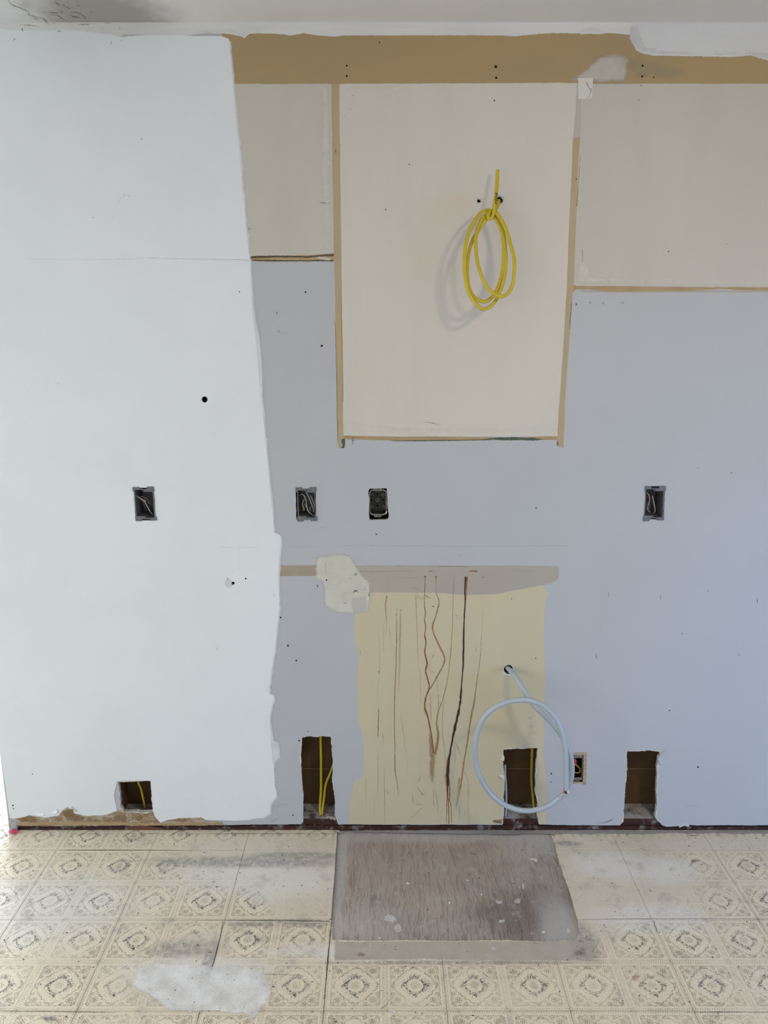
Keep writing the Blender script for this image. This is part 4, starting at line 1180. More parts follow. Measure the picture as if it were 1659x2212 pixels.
xs = [x_j0 + i * TILE for i in range(-9, 9)]
ys = [y_j0 + i * TILE for i in range(9, -15, -1)]
ntile = 0
cutx = wxz(20, 1784)[0]
for ix, xa in enumerate(xs[:-1]):
    xb = xa + TILE
    for iy, yb in enumerate(ys[:-1]):
        ya = yb - TILE
        if xb < -3.2 or xa > 2.6 or ya < -4.6: continue
        c = Vector(((xa + xb) / 2, (ya + yb) / 2, 0))
        # region of this tile that exists
        if ya > 0.004 and xb > cutx - 0.02: continue          # under the wall
        if yb > 3.1: continue
        far = abs(c.x) > 1.7 or ya < -1.9
        cut_wall = (yb > 0.004 and xb > cutx)
        touches = (xb > px0 + .02 and xa < px1 and yb > py0 + .02 and ya < 0.05)
        if not cut_wall and not touches:
            o = bpy.data.objects.new('tile', tile_me); col.objects.link(o); o.parent = floor; o.location = c
            if not (abs(c.x) > 2.2 or ya < -2.6 or yb > 1.6):
                p = bpy.data.objects.new('printed_pattern', pat_me); col.objects.link(p); p.parent = o; p.location = (0, 0, 0.00025)
            ntile += 1
            continue
        g = 0.0005
        rect = [(xa + g, ya + g), (xb - g, ya + g), (xb - g, min(yb - g, 0.0055)), (xa + g, min(yb - g, 0.0055))]
        if cut_wall and xa < cutx:
            rect = [(xa + g, ya + g), (xb - g, ya + g), (xb - g, 0.0055), (cutx - .003, 0.0055), (cutx - .003, yb - g), (xa + g, yb - g)]
        hs = [ply2] if touches else []
        rect = [tuple(q) for q in densify(rect, .02)]
        try: P, T = cdt(rect, hs)
        except Exception: continue
        if len(T) == 0: continue
        A = sum(abs((P[b][0] - P[a][0]) * (P[d][1] - P[a][1]) - (P[d][0] - P[a][0]) * (P[b][1] - P[a][1])) / 2 for a, b, d in T)
        if A < 2e-4: continue
        vs = [(a, b, 0.0) for a, b in P]
        fs = orient(vs, [tuple(t) for t in T], Vector((0, 0, 1)))
        be = boundary(fs); n0 = len(vs)
        vs += [(a, b, -TT) for a, b in P]
        fs += [(b, a, a + n0, b + n0) for a, b in be]
        o = make('tile', vs, fs, M['tile'], floor, origin=c)
        # printed motif kept where the tile is left
        fc = np.array([PV[list(q)].mean(0)[:2] for q in PF]) + np.array([c.x, c.y])
        keep = pip(rect, fc)
        for h in hs: keep &= ~pip(h, fc)
        ids = np.nonzero(keep)[0]
        if len(ids):
            used = sorted({i for k in ids for i in PF[k]})
            mp = {i: n for n, i in enumerate(used)}
            q = make('printed_pattern', [Vector((*PV[i][:2], 0.00025)) + c for i in used], [tuple(mp[i] for i in PF[k]) for k in ids], [M['ink'], M['ink_dot'], M['ink_soft'], M['ink_pale']], None, origin=c, midx=[PM[k] for k in ids])
            q.parent = o; q.location = (0, 0, 0)
        ntile += 1


def floor_layer(name, px, mat, h, amp, seed, fade=None, grid=None, parent=None):
    o2 = [(floor_pt(a, b, h).x, floor_pt(a, b, h).y) for a, b in ragged(px, amp, 2.5, seed)]
    extra = []
    if grid:
        a = np.array(o2)
        gx, gy = np.meshgrid(np.arange(a[:, 0].min(), a[:, 0].max(), grid), np.arange(a[:, 1].min(), a[:, 1].max(), grid))
        g = np.stack([gx.ravel(), gy.ravel()], 1)
        extra = [tuple(q) for q in g[pip(o2, g)]]
    P, T = cdt(o2, [], extra)
    vs = [(a, b, h) for a, b in P]
    o = make(name, vs, orient(vs, [tuple(t) for t in T], Vector((0, 0, 1))), mat, parent or floor)
    if fade:
        ol = np.array(o2)
        d = np.sqrt(((P[:, None, :] - ol[None]) ** 2).sum(2)).min(1)
        at = o.data.attributes.new('fade', 'FLOAT', 'POINT')
        at.data.foreach_set('value', np.clip(d / fade, 0, 1).astype(np.float32))
    return o


def smear_mat():
    k = NT('dried_white_skim')
    a = k.n.new('ShaderNodeAttribute'); a.attribute_name = 'fade'
    n = k.noise(55, 5, .65)
    f = k.ramp(k.math('ADD', n, k.math('SUBTRACT', a.outputs['Fac'], .5)), .38, .6)
    c = k.mix(k.ramp(k.noise(24, 4), .35, .65), (0.76, 0.745, 0.73), (0.68, 0.655, 0.625))
    c = k.mix(k.math('MULTIPLY', k.ramp(k.noise(150, 3, .7), .62, .75), .5), c, (.25, .23, .21))
    k.bump(k.math('ADD', k.noise(70, 4, .65), k.noise(300, 2)), .6, .002)
    return k.done(c, .6, .35, alpha=k.math('MULTIPLY', f, k.ramp(k.noise(18, 4), .3, .65, .6, .92)))


M['smear'] = smear_mat()
sm = floor_layer('dried_white_smear', [(270, 2130), (282, 2105), (298, 2082), (340, 2072), (420, 2076), (520, 2080), (575, 2088), (590, 2110), (602, 2138), (590, 2160), (572, 2185), (556, 2216), (540, 2230), (528, 2200), (470, 2194), (420, 2198), (350, 2190), (328, 2168), (298, 2150)], M['smear'], 0.0008, 2.5, 95, fade=.03, grid=.01)
M['torn_backing'] = alpha_paint('torn_vinyl_backing', (0.46, 0.405, 0.345), (0.30, 1.0), 110, (1, .3, 1), amax=0.8)
floor_layer('torn_vinyl_backing', [(720, 2030), (760, 2033), (900, 2031), (1100, 2031), (1245, 2029), (1282, 2040), (1284, 2078), (1100, 2076), (900, 2074), (720, 2076)], M['torn_backing'], 0.0006, 1, 96, fade=.005, grid=.01)
M['backing_dark'] = alpha_paint('grimy_cut_edge', (0.22, 0.19, 0.17), (0.5, 1.3), 110, amax=.8)
floor_layer('grimy_cut_edge', [(1245, 1990), (1262, 1996), (1280, 2020), (1284, 2060), (1278, 2080), (1225, 2078), (1220, 2050), (1246, 2034)], M['backing_dark'], 0.0009, 3, 97, fade=.03, grid=.008)
M['dustline'] = alpha_paint('dusty_floor_edge', (0.30, 0.275, 0.25), (0.45, 0.8), 60, (.4, 1, 1))
floor_layer('dusty_floor_edge', [(730, 1791), (1000, 1790), (1200, 1790), (1659, 1790), (1900, 1790), (1900, 1806), (1500, 1803), (1300, 1804), (1100, 1806), (730, 1800)], M['dustline'], 0.0007, 1.5, 98, fade=.012, grid=.01)
floor_layer('dusty_floor_edge', [(36, 1796), (200, 1798), (400, 1798), (727, 1797), (727, 1803), (400, 1803), (200, 1803), (36, 1802)], M['dustline'], 0.0007, 1.0, 99, fade=.008, grid=.008)

M['spot_soft'] = alpha_paint('thin_white_splash', (0.66, 0.645, 0.63), (0.30, 0.62), 260, edge=False, amax=.8)
M['paint_spot'] = plain('white_paint_splash', (0.60, 0.585, 0.57), .5, .4)
for i, (x, y, rx, ry) in enumerate(((628, 1866, 5, 3), (513, 1948, 5, 4), (446, 1839, 7, 2.5), (436, 1835, 3, 1.5), (440, 1847, 2, 1.5), (845, 1985, 12, 7), (858, 2003, 7, 8), (881, 1908, 4, 2), (1077, 1948, 8, 4), (1083, 1989, 7, 4), (1118, 1946, 6, 4), (1152, 1856, 6, 1.6), (1157, 1859, 3, 2), (1174, 2013, 4, 2), (845, 2184, 5, 2), (853, 2186, 3, 2), (712, 1918, 5, 4), (1655, 1872, 9, 3), (1010, 1902, 3, 1.5), (1130, 1915, 2, 6), (1067, 2049, 6, 3), (800, 2044, 2, 8), (820, 2026, 4, 2), (746, 2033, 6, 2), (970, 1950, 2, 3), (1040, 1932, 2, 3), (1610, 1816, 2, 2), (1228, 2010, 3, 6))):
    zz = (-TT + 0.0003) if (725 < x < 1235 and y < 2030) else 0.0010
    floor_layer('paint_spot', disc(x, y, 1, 10) if False else [(x + rx * math.cos(a), y + ry * math.sin(a)) for a in np.linspace(0, 2 * math.pi, 11)[:-1]], M['paint_spot'] if rx * ry < 13 else M['spot_soft'], zz, min(rx, ry) * .75, 700 + i)
M['grit'] = plain('dark_grit', (0.05, 0.045, 0.04), .8, .3)
rg = random.Random(12)
gv, gf = [], []
for i in range(420):
    x, y = rg.uniform(0, 1659), 1800 + 412 * rg.random() ** 1.3
    if 720 < x < 1245 and y < 2035: zz = -TT
    else: zz = 0.0004
    r = rg.uniform(.0006, .0019)
    c = floor_pt(x, y, zz)
    n0 = len(gv)
    an = rg.uniform(0, 3)
    st = rg.uniform(1, 2.2)
    for k in range(4):
        a = an + k * math.pi / 2
        gv.append(c + Vector((r * st * math.cos(a), r * math.sin(a), 0)))
    gv.append(c + Vector((0, 0, r)))
    gf += [(n0, n0 + 1, n0 + 4), (n0 + 1, n0 + 2, n0 + 4), (n0 + 2, n0 + 3, n0 + 4), (n0 + 3, n0, n0 + 4)]
g = make('floor_grit', gv, gf, M['grit'])
tag(g, 'dark grit and crumbs scattered over the tiles and plywood', 'grit', kind='stuff')
M['floor_stain'] = alpha_paint('rusty_floor_stain', (0.33, 0.185, 0.125), (0.4, 1.3), 120, amax=.7)
M['floor_smudge'] = alpha_paint('dark_floor_smudge', (0.17, 0.155, 0.16), (0.4, 1.2), 120, amax=.75)
for i, (x, y, rx, ry, m) in enumerate(((1374, 2112, 16, 11, 'floor_stain'), (1346, 2162, 10, 9, 'floor_smudge'), (108, 2200, 22, 12, 'floor_smudge'), (780, 2062, 14, 10, 'floor_stain'), (1500, 1860, 14, 8, 'floor_smudge'))):
    floor_layer('floor_stain', [(x + rx * math.cos(a), y + ry * math.sin(a)) for a in np.linspace(0, 2 * math.pi, 15)[:-1]], M[m], 0.0012, min(rx, ry) * .3, 760 + i, fade=.012, grid=.004)
# knife lines and scratches in the vinyl
def fpl(z): return lambda x, y: floor_pt(x, y, z)
for pts, w in (([(300, 2104), (420, 2106), (520, 2104), (650, 2106)], 1.4), ([(697, 2212), (705, 2110), (716, 1990), (724, 1880), (730, 1800)], 2.6), ([(700, 2160), (708, 2075), (714, 2010)], 3.2), ([(456, 2100), (464, 2070), (474, 2030), (482, 1990)], 3.5), ([(425, 2212), (430, 2190), (434, 2175)], 2.0), ([(1480, 2187), (1560, 2186), (1659, 2187)], 2.0), ([(400, 1987), (520, 1988), (600, 1988), (712, 1990)], 2.2), ([(130, 1836), (260, 1836), (400, 1837)], 1.6), ([(1258, 1986), (1330, 1985), (1420, 1985), (1660, 1985)], 1.2), ([(1412, 1988), (1415, 2000), (1420, 2016)], 2), ([(0, 2184), (130, 2185), (250, 2187)], 1.4), ([(820, 2180), (835, 2170), (842, 2158)], 1.2), ([(1482, 1806), (1510, 1805)], 1.6), ([(740, 1795), (790, 1793), (830, 1794)], 2)):
    mark('knife_line', pts, w, M['crack'], parent=floor, place=fpl(0.0007), strength=[.5, .8, .6])

# ------------------------------------------------------------------ things
M['yellow'] = plain('yellow_cable_jacket', (0.47, 0.355, 0.012), .42, .45, var=.10, scale=40)
M['yellow_dull'] = plain('dusty_yellow_jacket', (0.43, 0.33, 0.025), .5, .4, var=.2, scale=40)
M['grey_jacket'] = plain('pale_grey_cable_jacket', (0.335, 0.37, 0.40), .36, .5, var=.06, scale=20)
M['black_ink'] = plain('black_marker_ink', (0.012, 0.011, 0.010), .5, .3)
M['copper'] = plain('bare_copper', (0.26, 0.15, 0.09), .45, .5, .4)
M['ins_red'] = plain('red_insulation', (0.42, 0.03, 0.03), .4, .5)
M['ins_black'] = plain('black_insulation', (0.012, 0.012, 0.013), .4, .5)
M['ins_white'] = plain('white_insulation', (0.62, 0.60, 0.56), .45, .4)
M['ins_pale'] = plain('pale_wire', (0.40, 0.365, 0.33), .45, .4)


def yc(pts, dep):
    q = crop(pts, 900, 330, 5.267)
    n = len(q)
    ds = np.interp(np.linspace(0, 1, n), np.linspace(0, 1, len(dep)), dep)
    return [wall_pt(a, b, float(d)) for (a, b), d in zip(q, ds)]


hole_c = wall_pt(1079, 433, 0.0)
yt = empty('yellow_cable', wall_pt(1062, 455, 0.05))
tag(yt, 'yellow flat electrical cable looped and knotted, hanging from a hole high in the cream panel', 'cable')
FACE = Vector((0, -1, 0))
WA, WB = 0.0049, 0.0026
loopA = [(870, 672), (800, 655), (720, 700), (640, 810), (590, 920), (555, 1060), (545, 1220), (550, 1400), (580, 1560), (640, 1680), (720, 1762), (765, 1780), (830, 1755), (900, 1680), (960, 1550), (1000, 1400), (1015, 1250), (1010, 1100), (985, 900), (930, 760), (868, 690)]
loopB = [(868, 690), (800, 745), (720, 860), (650, 965), (603, 1090), (578, 1250), (580, 1430), (605, 1560), (660, 1645), (740, 1690), (800, 1685), (870, 1630), (925, 1530), (970, 1380), (990, 1200), (985, 1000), (950, 850), (890, 740), (845, 700)]
loopC = [(845, 700), (760, 735), (705, 830), (678, 930), (672, 1050), (690, 1230), (730, 1380), (790, 1510), (860, 1590), (940, 1630), (1000, 1628), (1060, 1570), (1098, 1470), (1113, 1300), (1105, 1180), (1070, 1050), (1020, 880), (965, 770), (910, 690), (860, 660)]
feed = [Vector(hole_c) + Vector((0, 0.06, 0.01)), Vector(hole_c) + Vector((0, .01, 0.004))] + yc([(925, 590), (905, 640), (870, 672)], [.016, .034, .046])
path = feed + yc(loopA, [.046, .08, .115, .125, .10, .07, .05])[1:] + yc(loopB, [.050, .075, .105, .115, .09, .065, .050])[1:] + yc(loopC, [.05, .085, .118, .128, .105, .075, .056])[1:]
tail = yc([(860, 660), (825, 680), (812, 730), (832, 750), (862, 725), (876, 680), (885, 600), (900, 500), (912, 380), (922, 195)], [.056, .062, .066, .066, .064, .062, .058, .052, .046, .036])
pts = catmull(path + tail[1:], 7)
V, Fc = tube(pts, WA, WB, 12)
make('cable_jacket', V, Fc, M['yellow'], yt, origin=yt.location, smooth=True)
end = pts[-1]
V, Fc = tube([end + Vector((-.0012, 0, 0)), end + Vector((-.0012, 0, .003))], .0008, None, 6)
make('conductor_tip', V, Fc, M['ins_white'], yt, origin=yt.location)
# handwritten word on the tail, reading upwards
strokes = [[(884, 585), (913, 582)], [(886, 566), (914, 563)], [(899, 584), (900, 565)],
           [(900, 552), (890, 546), (889, 534), (898, 529), (907, 534), (908, 546), (900, 552)],
           [(904, 524), (894, 518), (892, 506), (900, 500), (911, 505), (912, 518), (904, 524)],
           [(910, 494), (903, 489), (902, 475), (909, 468), (918, 472), (919, 488), (910, 494)], [(921, 465), (908, 464), (891, 461)]]


def near(p):
    return min(pts[-75:], key=lambda q: (q.x - p.x) ** 2 + (q.z - p.z) ** 2)


Vs, Fs = [], []
for s in strokes:
    q = []
    for a, b in densify(s, 4, closed=False):
        p = yc([(a, b)], [.05])[0]
        c = near(p)
        p = yc([(a, b)], [float(-c.y)])[0]
        d = max(-1, min(1, (p.x - c.x) / WA))
        q.append(Vector((p.x, c.y - WB * math.sqrt(max(0.0, 1 - d * d * .95)) - .0002, p.z)))
    if len(q) > 1:
        v, f = tube(q, .0009, .0004, 6)
        Vs, Fs = join((Vs, Fs), (v, f))
w = make('handwritten_word', Vs, Fs, M['black_ink'], yt, origin=yt.location)
w['label'] = 'black handwritten word Hood'


# grey range cable
def gc(pts, dep):
    q = crop(pts, 960, 1400, 3.072)
    ds = np.interp(np.linspace(0, 1, len(q)), np.linspace(0, 1, len(dep)), dep)
    return [wall_pt(a, b, float(d)) for (a, b), d in zip(q, ds)]


gt = empty('grey_cable', wall_pt(1098, 1446, 0))
tag(gt, 'thick pale grey cable coiled in one large loop, sticking out of the stained cream wall', 'cable')
hc = wall_pt(1098, 1446, 0)
gpath = [hc + Vector((-.012, .06, .012)), hc + Vector((-.002, .012, .002))] + gc([(437, 148), (465, 180), (500, 235), (545, 310), (610, 395), (690, 475), (760, 555), (812, 645), (843, 750), (843, 850), (812, 940), (780, 980), (700, 1040), (600, 1075), (500, 1075), (400, 1040), (310, 970), (240, 860), (205, 740), (205, 620), (240, 500), (305, 415), (400, 362), (480, 345), (560, 347), (640, 372), (708, 425), (762, 510), (793, 610), (805, 710), (808, 800), (808, 880), (806, 940)], [.014, .06, .10, .13, .15, .155, .15, .14, .13, .125, .125, .13, .14, .15, .155, .165, .172, .176, .178])
gp = catmull(gpath, 7)
V, Fc = tube(gp, .0083, None, 14)
make('cable_jacket', V, Fc, M['grey_jacket'], gt, origin=gt.location, smooth=True)
e = gp[-1]; td = (gp[-1] - gp[-4]).normalized()
for nm, m, dx, dy, ln in (('red_conductor', 'ins_red', -.0038, -.001, .010), ('black_conductor', 'ins_black', .0012, .002, .013), ('white_conductor', 'ins_white', .0048, -.003, .007)):
    a = e + Vector((dx, dy, 0)) - td * .004
    V, Fc = tube(catmull([a, a + td * (ln * .5 + .004), a + td * (ln + .004) + Vector((dx * .5, 0, 0))], 4), .0034, None, 8)
    make(nm, V, Fc, M[m], gt, origin=gt.location, smooth=True)


# yellow cables in the cut-outs
def cav(px, dep): return [wall_pt(a, b, -d) for (a, b), d in zip(px, dep)]


def cable(label, px, dep, ra, rb, mat, name='yellow_cable', group=None, sink=True, face=FACE):
    p = cav(px, dep)
    b = min(p, key=lambda q: q.z)
    o = empty(name, b)
    tag(o, label, 'cable', group)
    V, Fc = tube(catmull(p, 6), ra, rb, 10, face)
    make('cable_jacket', V, Fc, mat, o, origin=o.location, smooth=True)
    return o


def ca(p): return crop(p, 600, 1560, 8.85)
def cb(p): return crop(p, 1060, 1580, 6.9125)


cable('upright yellow cable in the cut-out beside the stained patch, running straight up', ca([(820, 60), (820, 300), (828, 700), (828, 1000), (828, 1250), (812, 1500), (805, 1660), (818, 1790)]), [.05, .05, .052, .055, .055, .05, .042, .034], .0044, .0026, M['yellow'])
cable('curved yellow cable leaning to the right edge of the cut-out beside the stained patch', ca([(1120, 700), (1050, 850), (990, 1010), (930, 1150), (900, 1300), (885, 1450), (860, 1620), (845, 1780)]), [.07, .068, .064, .06, .057, .053, .046, .037], .0042, .0026, M['yellow'])
cable('yellow cable in the cut-out behind the grey loop', cb([(625, 60), (622, 260), (612, 550), (612, 750), (625, 900), (640, 1050), (650, 1160), (655, 1325)]), [.05, .05, .05, .05, .05, .048, .042, .034], .0048, .0028, M['yellow_dull'])
cable('yellow cable glimpsed inside the small square hole at the foot of the white wall', crop([(870, 200), (910, 370), (965, 500), (1005, 680), (1035, 830), (1048, 960), (1052, 1060), (1050, 1180)], 200, 1650, 9.217), [.05] * 6 + [.045, .04], .0040, .0026, M['yellow_dull'])
g2 = cable('grey cable standing upright at the edge of the cut-out behind the grey loop', cb([(212, 500), (212, 640), (222, 760), (228, 900), (228, 1050), (225, 1180), (215, 1275)]), [.03] * 5 + [.03, .028], .0045, .0045, M['grey_jacket'], name='grey_cable')

# ---- electrical boxes
M['box_grey'] = plain('grey_plastic_box', (0.105, 0.108, 0.112), .45, .45, var=.12, scale=80)
M['box_grey_in'] = plain('grey_plastic_inside', (0.085, 0.088, 0.092), .5, .4, var=.2, scale=60)
M['box_metal'] = plain('old_galvanised_box', (0.06, 0.06, 0.053), .55, .5, .5, .4, 120, .1)
M['box_metal_light'] = plain('worn_metal_rim', (0.26, 0.235, 0.20), .5, .5, .5, .5, 160, .2)
M['knockout'] = plain('knockout_metal', (0.085, 0.082, 0.072), .5, .5, .5, .3, 100)
M['screw'] = plain('screw_hole', (0.008, 0.008, 0.008), .7, .2)
M['tan_paper'] = plain('torn_tan_paper', (0.42, 0.32, 0.21), .9, .1, var=.4, scale=160)


def slab(o2, holes, y0, y1):
    P, T = cdt(o2, holes)
    vs = [(a, y0, b) for a, b in P]
    fs = orient(vs, [tuple(t) for t in T])
    be = boundary(fs); n0 = len(vs)
    vs += [(a, y1, b) for a, b in P]
    fs += [(b, a, a + n0, b + n0) for a, b in be]
    return vs, fs


def wire(px, dep, r, mat, parent, name='wire'):
    V, Fc = tube(catmull(cav(px, dep), 6), r, None, 8)
    return make(name, V, Fc, mat, parent, origin=parent.location, smooth=True)


def plastic_box(label, plate_px, inner_px, screws, marks, wires, front=-.0030):
    o2 = [wxz(*p, front) for p in plate_px]
    i2 = [wxz(*p, front) for p in inner_px]
    cx, cz = np.mean([p[0] for p in i2]), min(p[1] for p in o2)
    t = empty('outlet_box', (cx, 0, cz))
    tag(t, label, 'outlet box')
    V, Fc = slab(o2, [i2], front, 0.0006)
    make('front_flange', V, Fc, M['box_grey'], t, origin=t.location)
    # tapering body: inner walls and back, outer walls
    n = len(i2)
    cxy = np.mean(np.array(i2), axis=0)
    o3 = [tuple(cxy + (np.array(p) - cxy) * 1.05) for p in i2]
    back = [tuple(cxy + (np.array(p) - cxy) * .93) for p in i2]
    V = [(a, 0.0004, b) for a, b in i2] + [(a, .062, b) for a, b in back] + [(a, .0004, b) for a, b in o3] + [(a, .065, b) for a, b in o3]
    Fc = [(i, i + n, (i + 1) % n + n, (i + 1) % n) for i in range(n)]
    Fc += [tuple(range(n, 2 * n))]
    Fc += [(i + 2 * n, (i + 1) % n + 2 * n, (i + 1) % n + 3 * n, i + 3 * n) for i in range(n)] + [tuple(range(3 * n, 4 * n))]
    Fc += [(i, (i + 1) % n, (i + 1) % n + 2 * n, i + 2 * n) for i in range(n)]
    make('box_body', V, Fc, M['box_grey_in'], t, origin=t.location)
    for (x, y, r) in screws:
        pp = [wxz(*p, front - .0003) for p in disc(x, y, r, 10)]
        V, Fc = slab(pp, [], front - .0003, front + .0006)
        make('screw_hole', V, Fc, M['screw'], t, origin=t.location)
    for (x, y, r) in marks:
        pp = [wxz(*p, front - .0004) for p in disc(x, y, r, 10)]
        V, Fc = slab(pp, [], front - .0004, front + .0006)
        make('screw_head', V, Fc, M['box_metal_light'], t, origin=t.location)
    for px, dep, r, m in wires:
        wire(px, dep, r, M[m], t)
    return t


def k1(p): return crop(p, 250, 1020, 6.636)
def k2(p): return crop(p, 600, 1020, 5.53)
def k4(p): return crop(p, 1340, 1020, 11.06)


plastic_box('grey plastic outlet box set in the white coat, thin wires slanting inside',
            k1([(240, 215), (335, 213), (338, 235), (380, 238), (400, 244), (445, 240), (450, 208), (545, 208), (552, 262), (543, 290), (556, 480), (566, 625), (580, 632), (592, 690), (500, 696), (494, 674), (382, 672), (380, 700), (295, 703), (284, 660), (284, 628), (272, 480), (258, 285), (240, 262)]),
            k1([(272, 256), (370, 254), (398, 282), (527, 282), (540, 470), (554, 652), (455, 656), (438, 634), (300, 630), (287, 470)]),
            [(*k1([(398, 262)])[0], 1.6), (*k1([(433, 646)])[0], 1.6)], [(*k1([(502, 250)])[0], 1.6), (*k1([(325, 652)])[0], 1.6)],
            [(k1([(300, 338), (350, 372), (400, 402), (440, 415), (520, 470)]), [.012, .008, .012, .02, .05], .0012, 'ins_white'),
             (k1([(400, 405), (440, 470), (490, 560), (530, 605)]), [.014, .012, .012, .02], .0011, 'ins_white'),
             (k1([(355, 345), (420, 365), (480, 410), (545, 480)]), [.02, .018, .025, .04], .0014, 'copper'),
             (k1([(330, 360), (390, 430), (420, 500), (440, 560)]), [.02, .024, .03, .04], .0013, 'copper'),
             (k1([(420, 390), (480, 470), (530, 560)]), [.02, .02, .03], .0016, 'ins_black')])
plastic_box('grey plastic outlet box on grey paint, crowded with pale curled wires',
            k2([(213, 185), (285, 182), (292, 206), (378, 204), (382, 182), (460, 180), (460, 232), (440, 246), (444, 400), (450, 520), (470, 535), (470, 582), (398, 584), (396, 568), (308, 570), (305, 588), (238, 590), (228, 548), (238, 525), (233, 400), (232, 242), (216, 236)]),
            k2([(240, 220), (318, 219), (346, 243), (436, 243), (440, 400), (445, 543), (372, 545), (352, 527), (250, 525), (243, 400)]),
            [(*k2([(338, 226)])[0], 1.6), (*k2([(350, 540)])[0], 1.8)], [(*k2([(425, 215)])[0], 1.8), (*k2([(265, 543)])[0], 1.9)],
            [(k2([(265, 275), (290, 263), (325, 300), (345, 390), (355, 450), (385, 490), (410, 490)]), [.02, .012, .010, .010, .010, .010, .018], .0013, 'ins_pale'),
             (k2([(330, 225), (360, 275), (400, 370), (425, 440), (425, 480)]), [.012, .008, .008, .010, .02], .0013, 'ins_pale'),
             (k2([(390, 275), (415, 330), (440, 410), (448, 470)]), [.014, .010, .010, .014], .0013, 'ins_pale'),
             (k2([(320, 320), (298, 360), (300, 410), (310, 440)]), [.02, .014, .016, .03], .0012, 'ins_pale'),
             (k2([(318, 375), (345, 420), (380, 480), (430, 518), (448, 500)]), [.02, .014, .014, .014, .02], .0012, 'ins_pale'),
             (k2([(395, 410), (385, 440), (395, 470)]), [.02, .014, .02], .0012, 'ins_pale'),
             (k2([(308, 410), (310, 435), (312, 456)]), [.022, .02, .022], .0024, 'yellow')])
plastic_box('grey plastic outlet box below the right cream panel with two thin wires',
            k4([(590, 350), (620, 338), (745, 338), (746, 386), (928, 386), (928, 333), (1085, 333), (1090, 440), (1062, 458), (1045, 700), (1022, 1025), (1046, 1045), (1045, 1130), (1030, 1152), (888, 1152), (880, 1110), (780, 1095), (700, 1112), (695, 1168), (543, 1168), (545, 1068), (578, 1042), (596, 760), (618, 462), (590, 450)]),
            k4([(622, 412), (785, 405), (815, 456), (1034, 450), (1018, 760), (1000, 1076), (822, 1086), (798, 1040), (586, 1040), (606, 700)]),
            [(*k4([(826, 422)])[0], 1.5), (*k4([(788, 1064)])[0], 1.5)], [(*k4([(998, 406)])[0], 1.4), (*k4([(602, 1078)])[0], 1.4)],
            [(k4([(630, 490), (680, 545), (702, 625), (682, 740), (650, 860), (680, 940), (720, 950)]), [.01, .010, .010, .012, .014, .02, .03], .0012, 'ins_pale'),
             (k4([(768, 565), (798, 720), (825, 860), (822, 950), (780, 992)]), [.008, .008, .010, .014, .025], .0013, 'ins_pale'),
             (k4([(640, 580), (660, 600), (690, 640)]), [.02, .02, .03], .0014, 'ins_red'),
             (k4([(700, 600), (740, 760), (740, 930)]), [.03, .03, .035], .0018, 'ins_black')])
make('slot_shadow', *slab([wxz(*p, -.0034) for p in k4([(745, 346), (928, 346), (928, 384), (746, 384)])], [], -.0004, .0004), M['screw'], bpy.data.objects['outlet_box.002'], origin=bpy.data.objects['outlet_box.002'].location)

# old metal box
c3 = wxz(*k2([(1200, 385)])[0])
mt = empty('outlet_box', (c3[0], 0, c3[1] - .045))
tag(mt, 'old rounded metal outlet box, empty, with round knockouts', 'outlet box')


def rrect(cx, cz, w, h, r, n=6):
    out = []
    for sx, sz, a0 in ((1, 1, 0), (-1, 1, 90), (-1, -1, 180), (1, -1, 270)):
        for i in range(n + 1):
            a = math.radians(a0 + 90 * i / n)
            out.append((cx + sx * (w / 2 - r) + r * math.cos(a), cz + sz * (h / 2 - r) + r * math.sin(a)))
    return out


rim_o = rrect(c3[0] - .0008, c3[1] + .004, .054, .081, .012)
rim_i = rrect(c3[0] - .0008, c3[1] + .004, .048, .073, .010)
V, Fc = slab(rim_o, [rim_i], .0115, .0145)
make('box_rim', V, Fc, M['box_metal_light'], mt, origin=mt.location)
n = len(rim_i)
bk = rrect(c3[0] - .0008, c3[1] + .004, .0478, .0728, .010)
V = [(a, .0135, b) for a, b in rim_i] + [(a, .052, b) for a, b in bk]
Fc = [(i, i + n, (i + 1) % n + n, (i + 1) % n) for i in range(n)] + [tuple(range(n, 2 * n))]
make('box_body', V, Fc, M['box_metal'], mt, origin=mt.location)


def back_disc(px, py, r, mat, y=.0515, th=.0009, name='knockout', ring=False):
    pp = [wxz(*p, y) for p in disc(px, py, r, 18)]
    V, Fc = slab(pp, [[wxz(*p, y) for p in disc(px, py, r * .84, 18)]] if ring else [], y - th, y + .0002)
    return make(name, V, Fc, mat, mt, origin=mt.location)


for (a, b, r) in ((1192, 332, 36),):
    x, y = k2([(a, b)])[0]
    back_disc(x, y, 7.6, M['screw'], ring=True, name='knockout_groove')
    back_disc(x, y, 6.3, M['knockout'], th=.0006)
for (a, b) in ((1265, 412), (1125, 415), (1130, 265), (1258, 270)):
    x, y = k2([(a, b)])[0]
    back_disc(x, y, 6.6, M['screw'], ring=True, name='knockout_groove', th=.0007)
    back_disc(x, y, 5.5, M['knockout'], th=.0005)
for (a, b) in ((1192, 262), (1122, 328), (1262, 330), (1190, 400)):
    x, y = k2([(a, b)])[0]
    back_disc(x, y, 2.2, M['screw'], name='screw_hole', th=.0011)
for (a, b) in ((1192, 207), (1195, 520)):
    x, y = k2([(a, b)])[0]
    pp = [wxz(x + p[0], y + p[1], .011) for p in [(-9, -3), (9, -3), (7, 3), (-7, 3)]]
    V, Fc = slab(pp, [], .0108, .0135)
    ear = make('mounting_ear', V, Fc, M['box_metal_light'], mt, origin=mt.location)
    for dx in (-4.5, 0, 4.5):
        pp = [wxz(*p, .0105) for p in disc(x + dx, y, 1.0, 8)]
        V, Fc = slab(pp, [], .0104, .0112)
        make('screw_hole', V, Fc, M['screw'], ear, origin=mt.location).location = (0, 0, 0)
